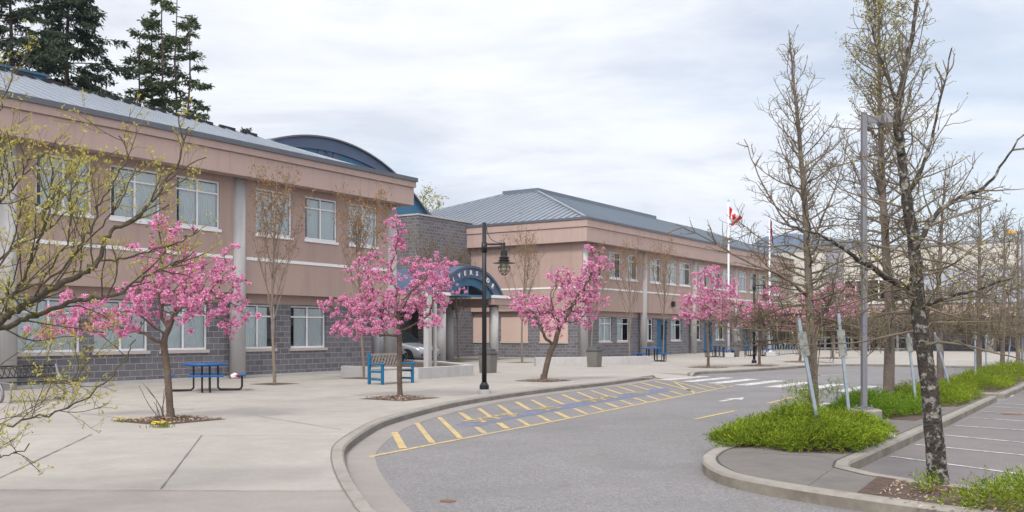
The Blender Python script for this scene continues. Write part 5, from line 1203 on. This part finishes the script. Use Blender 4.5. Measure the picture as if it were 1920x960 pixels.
b = np.array([(1917 - 960) / F * 44, 44, -.1]); r2 = lot_light(b, 'distant parking light with amber lamp head at the right edge', R_(175), EYE + (HOR - 431) / F * 44 + .1)
for c in bpy.data.objects:
    if c.parent == r2 and c.name.startswith('lamp_head'): c.data.materials[0] = M['amber']

# ---- sign posts
def sign_post(bpx, tpx, label, plate=None):
    b = base_of(*bpx); t = atY(*tpx, b[1]); r = thing('sign_post', label, 'sign post', tuple(b), 0, 'galvanised sign posts on the islands'); d = t - b; u_ = unit(d)
    m = MB(); m.bar(tuple(-u_ * .15), tuple(d), .045, .045); m.build('post', M['galv'], r)
    if plate:
        c0, c1, w_ = plate; L_ = np.linalg.norm(d); q = u_.copy(); a = d * c0; e_ = d * c1; sx = np.array([UY * .4, -UX * .9, 0]); sx = unit(np.array([.80, -.6, 0]) - u_ * np.dot(u_, [.80, -.6, 0])); nn = unit(np.cross(sx, u_)); off_ = nn * .028
        pts = [a - sx * w_ * .35 + off_, a + sx * w_ * .65 + off_, e_ + sx * w_ * .65 + off_, e_ - sx * w_ * .35 + off_]; m = MB(); m.add(pts + [p + nn * .004 for p in pts], [(0, 1, 2, 3), (7, 6, 5, 4), (0, 4, 5, 1), (1, 5, 6, 2), (2, 6, 7, 3), (3, 7, 4, 0)]); m.build('plate', M['sign'], r)
sign_post((1540, 830), (1497, 597), 'strongly leaning sign post with a scuffed plate in the first juniper', (.70, .89, .13))
sign_post((1595, 804), (1572, 588), 'slightly leaning sign post with a scuffed plate, left of the light pole', (.63, .86, .13))
sign_post((1718, 760), (1702, 622), 'leaning post in the second juniper, left of the lichen covered trunk', (.72, .93, .12))
sign_post((1786, 743), (1752, 623), 'leaning post with small plate right of the lichen covered trunk', (.70, .92, .13))
sign_post((1829, 716), (1828, 604), 'upright post just left of the third visible oak on the far island', (.70, .92, .10))
sign_post((1849, 706), (1849, 618), 'shorter upright post just right of that oak', None)
sign_post((1888, 690), (1896, 630), 'far post tilted to the right near the end of the island', None)

# ---- litter bins
def bin_(base, label, rot):
    r = thing('litter_bin', label, 'litter bin', tuple(base), rot, 'grey litter bins on the plaza')
    m = MB(); a, b_ = .25, .28; m.add([(-a,-a,0),(a,-a,0),(a,a,0),(-a,a,0),(-b_,-b_,.72),(b_,-b_,.72),(b_,b_,.72),(-b_,b_,.72)], [(0,3,2,1),(4,5,6,7),(0,1,5,4),(1,2,6,5),(2,3,7,6),(3,0,4,7)]); bevel(m.build('body', M['bin'], r), .02)
    m = MB(); a, b_ = .30, .20; m.box(-.295, .295, -.295, .295, .722, .79); m.add([(-a+.01,-a+.01,.79),(a-.01,-a+.01,.79),(a-.01,a-.01,.79),(-a+.01,a-.01,.79),(-b_,-b_,.97),(b_,-b_,.97),(b_,b_,.97),(-b_,b_,.97)], [(4,5,6,7),(0,1,5,4),(1,2,6,5),(2,3,7,6),(3,0,4,7)]); h_ = m.build('hood', M['binlid'], r); bevel(h_, .015)
    m = MB(); 
    for s_ in (-1, 1): m.add([(-.14, s_*.262, .83), (.14, s_*.262, .83), (.14, s_*.231, .92), (-.14, s_*.231, .92)], [(0, 1, 2, 3)])
    m.build('flap', M['black'], h_)
    return r
B1 = bin_(base_of(915, 699), 'grey litter bin beside the near lamp post', ANG)
dup(B1, tuple(base_of(1114.5, 688)), ANG, 'grey litter bin in front of the long low planter wall')
dup(B1, tuple(base_of(1377, 669)), ANG, 'grey litter bin right of the first flagpole')
dup(B1, tuple(base_of(1791, 657)), ANG, 'grey litter bin against the far hall wall')

# ---- picnic tables
def picnic(base, label, rot):
    r = thing('picnic_table', label, 'picnic table', tuple(base), rot, 'blue picnic tables on the plaza')
    m = MB(); m.lathe([(.50, .70), (.60, .705), (.61, .72), (.61, .745), (.60, .76), (.0, .762)], 28); m.build('table_top', M['tableblue'], r)
    for k in range(4):
        t = k * math.pi / 2; Mx = Matrix.Rotation(t, 4, 'Z'); pts = [(.80 + (.0 if abs(y) < .38 else .03), y) for y in (-.45, -.38, .38, .45)] + [(1.08 - (.0 if abs(y) < .38 else .03), y) for y in (.45, .38, -.38, -.45)]
        q = [(Mx @ Vector((a, b_, 0)))[:2] for a, b_ in pts]; m = MB(); m.prism(q, .42, .462); bevel(m.build('seat', M['tableblue'], r), .01)
    m = MB()
    for k in range(4):
        t = k * math.pi / 2; c, s_ = math.cos(t), math.sin(t)
        for d in (-.10, .10):
            P = [(.32, d, .70), (.32, d, .20), (.32, d, .10), (.38, d, .035), (.50, d, .03), (.86, d, .03), (.93, d, .05), (.96, d, .12), (.96, d, .42)]
            m.tube([(a*c - b_*s_, a*s_ + b_*c, z) for a, b_, z in P], .024, 8)
    m.build('frame', M['black'], r, smooth=True); return r
P1 = picnic(base_of(386, 733), 'blue round picnic table with black frame beside the near wing', R_(18))
dup(P1, tuple(base_of(1222, 677.5)), R_(40), 'blue picnic table left of the first blue door')
dup(P1, tuple(base_of(1349, 669.5)), R_(10), 'blue picnic table left of the first flagpole')
dup(P1, tuple(base_of(1422, 667.5)), R_(25), 'blue picnic table between the two flagpoles')
bgm = MB(); bc = atY(442, 705, base_of(386, 733)[1]); rr_ = np.random.default_rng(4)
root = thing('paper_bag', 'crumpled white and red bag on the right seat of the near picnic table', 'bag', tuple(bc + np.array([0, 0, -.06])))
bgm.balls(np.array([[-.07, 0, .06], [.0, .02, .07], [-.02, -.02, .10]]), [.075, .08, .06], rr_, True, .22, .8); bgm.build('bag', M['bagwhite'], root)
bgm = MB(); bgm.balls(np.array([[.05, -.02, .075], [.10, 0, .05]]), [.055, .05], rr_, True, .2, .8); bgm.build('red_print', M['red'], root)
q = MB(); c_ = atY(368, 684, base_of(386, 733)[1]); q.balls(np.array([c_ + np.array([0, 0, -.02])]), [.045], rr_, True, .3, .6); tag(q.build('wrapper', M['red']), 'small red wrapper lying on the near blue picnic table top', 'litter')

# ---- blue wooden bench
def bench(u0, v0, label):
    Ln = 1.45; r = thing('park_bench', label, 'bench', w2(u0, v0), ANG)
    for x in (0, Ln):
        m = MB(); m.box(x-.04, x+.04, -.04, .04, 0, .66); m.box(x-.04, x+.04, .50, .58, 0, .95); m.box(x-.045, x+.045, -.08, .50, .60, .655); m.box(x-.03, x+.03, .04, .50, .12, .18); m.box(x-.03, x+.03, .04, .50, .36, .43); bevel(m.build('end_frame', M['benchblue'], r), .01)
    m = MB()
    for k in range(4): m.box(.045, Ln-.045, -.02 + k*.13, .09 + k*.13, .435, .465)
    m.build('seat', M['oldwood'], r)
    m = MB(); m.box(.045, Ln-.045, .52, .56, .88, .95); m.box(.045, Ln-.045, .52, .56, .52, .58); k = 9
    for i in range(k):
        a = .06 + (Ln-.12) * i / k; b_ = .06 + (Ln-.12) * (i+1) / k; m.bar((a, .535, .58), (b_, .535, .88), .05, .022); m.bar((b_, .548, .58), (a, .548, .88), .05, .022)
    m.build('backrest', M['oldwood'], r); return r
bu, bv = GU(717, 721.5); bench(bu, bv, 'wooden bench with blue ends and lattice back by the second cherry tree')
# ---- grey tubular bench at the far left
gb = thing('metal_bench', 'grey tubular metal bench with lattice back against the near wing at left', 'bench', tuple(base_of(62, 752)), ANG)
Ln = 1.5
for x in (-Ln/2, Ln/2):
    m = MB(); m.tube(catmull([(x, .32, .84), (x, .22, .62), (x, .05, .42), (x, -.06, .25), (x, -.05, .10), (x, .05, .03), (x, .35, .03)], 5), .035, 8); m.tube([(x, .10, .46), (x, -.38, .44), (x, -.42, .40), (x, -.40, .03)], .022, 8); m.build('end_frame', M['greypole'], gb, smooth=True)
m = MB(); m.tube([(-Ln/2, .31, .82), (Ln/2, .31, .82)], .02, 6); m.tube([(-Ln/2, .20, .56), (Ln/2, .20, .56)], .02, 6)
for i in range(11):
    a = -Ln/2 + Ln * i / 11; b_ = a + Ln / 11; m.tube([(a, .2, .56), (b_, .31, .82)], .010, 5); m.tube([(b_, .2, .56), (a, .31, .82)], .010, 5)
m.build('backrest', M['black'], gb)
m = MB()
for k in range(7): m.box(-Ln/2, Ln/2, -.36 + k*.07, -.31 + k*.07, .45, .465)
m.build('seat', M['black'], gb)

# ---- planters
def wall_poly(pts, w_, z1, name, label, closed=False, soil=None):
    c = w2(*pts[0]); r = thing(name, label, 'planter', c, ANG); o3 = (pts[0][0], pts[0][1], 0); P = np.array(pts); I = offset(P, w_)
    m = MB(); n = len(P); V = [(p[0], p[1], -.05) for p in P] + [(p[0], p[1], z1) for p in P] + [(p[0], p[1], z1) for p in I] + [(p[0], p[1], -.05) for p in I]
    m.add(V, [(j*n+i, j*n+i+1, (j+1)*n+i+1, (j+1)*n+i) for j in range(3) for i in range(n-1)] + [(0, n, 2*n, 3*n), (n-1, 4*n-1, 3*n-1, 2*n-1)]); bevel(m.build('planter_wall', M['concrete_col'], r, o3), .012)
    if soil: m = MB(); m.prism(soil, -.05, z1 - .07); m.build('soil', M['soil'], r, o3)
    return r
a0 = GU(784, 711.5); a1_ = GU(888, 704.3); a2_ = (32.3, 24.9)
wall_poly([(a0[0], a0[1] + 3.6), a0, a1_, a2_, (33.2, 27.5)], .25, .40, 'concrete_planter', 'low pale concrete planter wall right of the blue bench', soil=[(a0[0]+.2, a0[1]+3.6), (a0[0]+.2, a0[1]+.2), (a1_[0]-.1, a1_[1]+.2), (32.0, 24.95), (32.9, 27.5)])
b0_ = GU(1005, 686.5); b1_ = GU(1221, 683.3); mid = ((b0_[0]+b1_[0])/2 + .3, (b0_[1]+b1_[1])/2 - .5)
cv_ = catmull([b0_, mid, b1_], 8); wall_poly([tuple(p) for p in cv_], .3, .42, 'concrete_planter', 'long low concrete planter wall at the corner of the far wing')
pp = thing('concrete_posts', 'pair of pale concrete posts standing in the planter by the car', 'post', w2(*uv(*G(802, 689, .33)[:2])), ANG)
for k, (dx, w_) in enumerate(((0, .22), (.42, .12))):
    m = MB(); m.box(dx - w_/2, dx + w_/2, -w_/2, w_/2, .2, 3.0); bevel(m.build('post', M['concrete_col'], pp), .01)

# ---- flagpoles
def flagpole(px, py, top, label):
    b = base_of(px, py); H = EYE + (HOR - top) / F * b[1]; r = thing('flagpole', label, 'flagpole', tuple(b), 0, 'white flagpoles on the plaza')
    m = MB(); m.box(-.3, .3, -.3, .3, 0, .3); bevel(m.build('concrete_footing', M['concrete_col'], r), .02)
    m = MB(); m.lathe([(.16, .302), (.16, .36), (.09, .44)], 18); m.build('base_collar', M['white'], r)
    m = MB(); m.lathe([(.075, .44), (.07, H*.5), (.04, H)], 14); m.build('pole', M['white'], r, smooth=True)
    m = MB(); m.lathe([(.01, H), (.07, H + .02), (.07, H + .06), (.03, H + .12), (.0, H + .2)], 12); m.build('finial', M['galv'], r)
    return r, b, H
fp1, fb1, fh1 = flagpole(1366, 670, 378, 'white flagpole flying a red and white flag')
fp2, fb2, fh2 = flagpole(1443, 668, 406, 'white flagpole with a limp striped flag, among oak twigs')
LEAF = [(0,.5),(.07,.34),(.16,.40),(.13,.10),(.26,.22),(.29,.14),(.45,.17),(.39,.02),(.45,-.03),(.24,-.20),(.27,-.28),(.03,-.25),(.03,-.5)]
LEAF = LEAF + [(-x, y) for x, y in LEAF[::-1]]
def inpoly(x, y, P):
    c = False; n = len(P)
    for i in range(n):
        a, b_ = P[i], P[i-1]
        if (a[1] > y) != (b_[1] > y) and x < (b_[0]-a[0])*(y-a[1])/(b_[1]-a[1]) + a[0]: c = not c
    return c
fm = MB(); ns, nt_ = 64, 32; V = []
for i in range(ns + 1):
    s_ = i / ns
    for j in range(nt_ + 1):
        t = j / nt_; H0, H1, F0, F1 = (.05, .05), (.05, -.74), (.92, -.74), (.30, -1.24)
        x, z = [(H0[k] * (1-s_) + F0[k] * s_) * (1-t) + (H1[k] * (1-s_) + F1[k] * s_) * t for k in (0, 1)]
        y = .16 * math.sin(7 * s_ + 3 * t) * (.2 + s_) + .22 * t * s_; x += .03 * math.sin(9 * s_ + 4 * t) * s_
        V.append((x, y, z))
fs, ms = [], []
for i in range(ns):
    for j in range(nt_):
        s_ = (i + .5) / ns; t = (j + .5) / nt_; red = s_ < .25 or s_ > .75 or inpoly((s_ - .5) * 2 / .84, (.5 - t) / .84, LEAF)
        fm.f.append(np.array([[i*(nt_+1)+j, i*(nt_+1)+j+1, (i+1)*(nt_+1)+j+1, (i+1)*(nt_+1)+j]])); fm.mi.append(np.array([0 if red else 1]))
fm.v.append(np.array(V)); fm.n = len(V)
fo = fm.build('flag', [M['flagred'], M['flagwhite']], None, (0, 0, 0), True); fo.location = (fb1[0], fb1[1], fh1 - .35); tag(fo, 'red and white maple leaf flag drooping from the first flagpole', 'flag')
fm = MB(); ns, nt_ = 10, 24; V = [(.05 + .24 * (i/ns) * (.4 + .6 * j/nt_) + .02*math.sin(j*.9), .10*math.sin(i*1.9 + j*.1), -1.7*j/nt_ - .25*i/ns) for i in range(ns+1) for j in range(nt_+1)]
fm.v.append(np.array(V)); fm.n = len(V)
for i in range(ns):
    for j in range(nt_): fm.f.append(np.array([[i*(nt_+1)+j, i*(nt_+1)+j+1, (i+1)*(nt_+1)+j+1, (i+1)*(nt_+1)+j]])); fm.mi.append(np.array([(i // 2) % 3]))
fo = fm.build('flag', [M['flagblue'], M['flagwhite'], M['flagred']], None, (0, 0, 0), True); fo.location = (fb2[0], fb2[1], fh2 - .15); tag(fo, 'limp blue, white and red striped flag on the second flagpole', 'flag')

# ---- bicycle racks at the far entrance
rk = thing('bicycle_rack', 'grey hooped bicycle rack outside the far hall entrance', 'bicycle rack', tuple(base_of(1482, 664)), R_(-5))
m = MB()
for i in range(9): x = -1.6 + i * .4; m.tube(catmull([(x, 0, 0), (x, 0, .6), (x + .1, .05, .78), (x + .2, .1, .6), (x + .2, .1, 0)], 4), .025, 6)
m.tube([(-1.7, .05, .06), (1.9, .05, .06)], .025, 6); m.tube([(-1.7, .05, .8), (1.9, .05, .8)], .025, 6); m.build('hoops', M['galv'], rk, smooth=True)

# ---- drain cover and litter
q = MB(); c_ = G(840, 940, ROAD); q.lathe([(.085, ROAD - .02), (.085, ROAD + .006), (.0, ROAD + .007)], 20, (c_[0], c_[1], 0)); tag(q.build('valve_cover', M['iron']), 'small rusty round valve cover in the near road', 'cover')
q = MB(); c_ = G(1396, 918, ROAD); q.box(c_[0]-.05, c_[0]+.05, c_[1]-.02, c_[1]+.03, ROAD + .002, ROAD + .015); tag(q.build('paper_scrap', M['bagwhite']), 'scrap of white paper in the gutter by the island nose', 'litter')
q = MB(); c_ = G(1666, 822, .01); q.balls(np.array([[c_[0], c_[1], .06], [c_[0] + .05, c_[1], .05]]), [.05, .045], rr_, True, .3, .8); tag(q.build('crumpled_bag', M['bagwhite']), 'crumpled pale bag at the right edge of the first juniper', 'litter')
q = MB(); c_ = G(1812, 781, ROAD); q.lathe([(.22, ROAD - .02), (.22, ROAD + .009), (.0, ROAD + .010)], 20, (c_[0] + 1.2, c_[1] + .5, 0)); tag(q.build('manhole_cover', M['iron']), 'round rusty cover in the parking lot behind the lichen covered oak', 'cover')

# ---- silver car between the wings
def car(u0, v0):
    r = thing('parked_car', 'silver estate car parked nose out between the two wings', 'car', w2(u0, v0), ANG - R_(90))   # local x points along -v (nose), y along +u
    st_ = [ # x, z_low, z_belt, z_top, half width low, half width belt, half width top
        (-2.30, .50, .80, .86, .72, .76, .60), (-2.20, .34, .92, 1.25, .84, .86, .62), (-1.95, .28, .98, 1.52, .90, .92, .64), (-1.3, .25, 1.0, 1.63, .92, .94, .66), (-.3, .24, .99, 1.65, .92, .94, .67), (.3, .24, .98, 1.60, .92, .94, .65),
        (.95, .24, .97, 1.08, .92, .93, .70), (1.5, .25, .93, .98, .92, .92, .72), (2.0, .28, .82, .90, .88, .88, .70), (2.22, .34, .72, .80, .80, .80, .62), (2.32, .42, .62, .68, .66, .68, .52)]
    m = MB(); V = []
    for x, zl, zb_, zt, wl, wb, wt in st_:
        zm = (zl + zb_) / 2; ring_ = [(0, zl), (wl*.85, zl), (wl, zl + .08), (wb*1.015, zm), (wb, zb_), ((wb+wt)/2 + .03, (zb_+zt)/2), (wt, zt - .03), (wt*.7, zt), (0, zt + .01)]
        V.append([(x, y, z) for y, z in ring_] + [(x, -y, z) for y, z in ring_[-2:0:-1]])
    n = len(V[0]); m.add(np.array(V).reshape(-1, 3), [(i*n+j, i*n+(j+1) % n, (i+1)*n+(j+1) % n, (i+1)*n+j) for i in range(len(V)-1) for j in range(n)] + [tuple(range(n-1, -1, -1)), tuple((len(V)-1)*n + j for j in range(n))])
    b_ = m.build('body', M['silver'], r, smooth=True)
    g_ = MB()
    for s_ in (-1, 1):
        g_.add([(-1.7, s_*.905, 1.03), (.55, s_*.925, 1.03), (.22, s_*.765, 1.47), (-1.45, s_*.765, 1.50)], [(0, 1, 2, 3)])
    g_.add([(.98, -.72, 1.09), (.98, .72, 1.09), (.36, .62, 1.595), (.36, -.62, 1.595)], [(0, 1, 2, 3)]); g_.v[-1][:, 2] += .02; g_.v[-1][:, 0] += .02
    g_.build('windows', M['carglass'], b_)
    m = MB(); m.box(2.24, 2.34, -.36, .36, .40, .70); m.build('grille', M['black'], b_)
    for s_ in (-1, 1):
        m = MB(); m.add([(2.28, s_*.42, .66), (2.15, s_*.78, .70), (1.85, s_*.89, .78), (2.05, s_*.70, .86), (2.24, s_*.45, .79)], [(0, 1, 2, 3, 4)]); m.v[-1] += np.array([.03, s_*.02, .01]); m.build('headlight', M['lampglass'], b_)
        m = MB(); m.box(2.20, 2.29, s_*.45, s_*.76, .40, .52); m.build('fog_lamp', M['black'], b_)
        m = MB(); m.box(.5, .7, s_*.93, s_*1.06, 1.0, 1.12); bevel(m.build('mirror', M['silver'], b_), .03)
        for x in (-1.40, 1.42):
            m = MB(); y0 = s_*.70; Vr = []
            m.lathe([(.20, -.11), (.335, -.11), (.35, -.08), (.35, .08), (.335, .11), (.20, .11)], 28); m.v[-1] = np.stack([m.v[-1][:, 0], m.v[-1][:, 2], m.v[-1][:, 1]], 1) + np.array([x, s_*.82, .35]); t_ = m.build('wheel', M['tyre'], r)
            m = MB(); m.lathe([(.21, -.10), (.225, .0), (.21, .10)], 24)
            m.v[-1] = np.stack([m.v[-1][:, 0], m.v[-1][:, 2]*.9, m.v[-1][:, 1]], 1) + np.array([x, s_*.83, .35]); m.build('rim', M['black'], t_)
            m = MB()
            for k in range(5): t = k * 1.2566; m.bar((x + .03*math.cos(t), s_*.935, .35 + .03*math.sin(t)), (x + .22*math.cos(t), s_*.935, .35 + .22*math.sin(t)), .045, .02)
            m.build('spokes', M['alloy'], t_)
            m = MB(); m.lathe([(.0, -.02), (.41, -.02), (.41, .02), (.0, .02)], 28); m.v[-1] = np.stack([m.v[-1][:, 0], m.v[-1][:, 2], m.v[-1][:, 1]], 1) + np.array([x, s_*.915, .37]); m.build('wheel_arch', M['black'], b_)
    return r
car(39.3, 33.3)
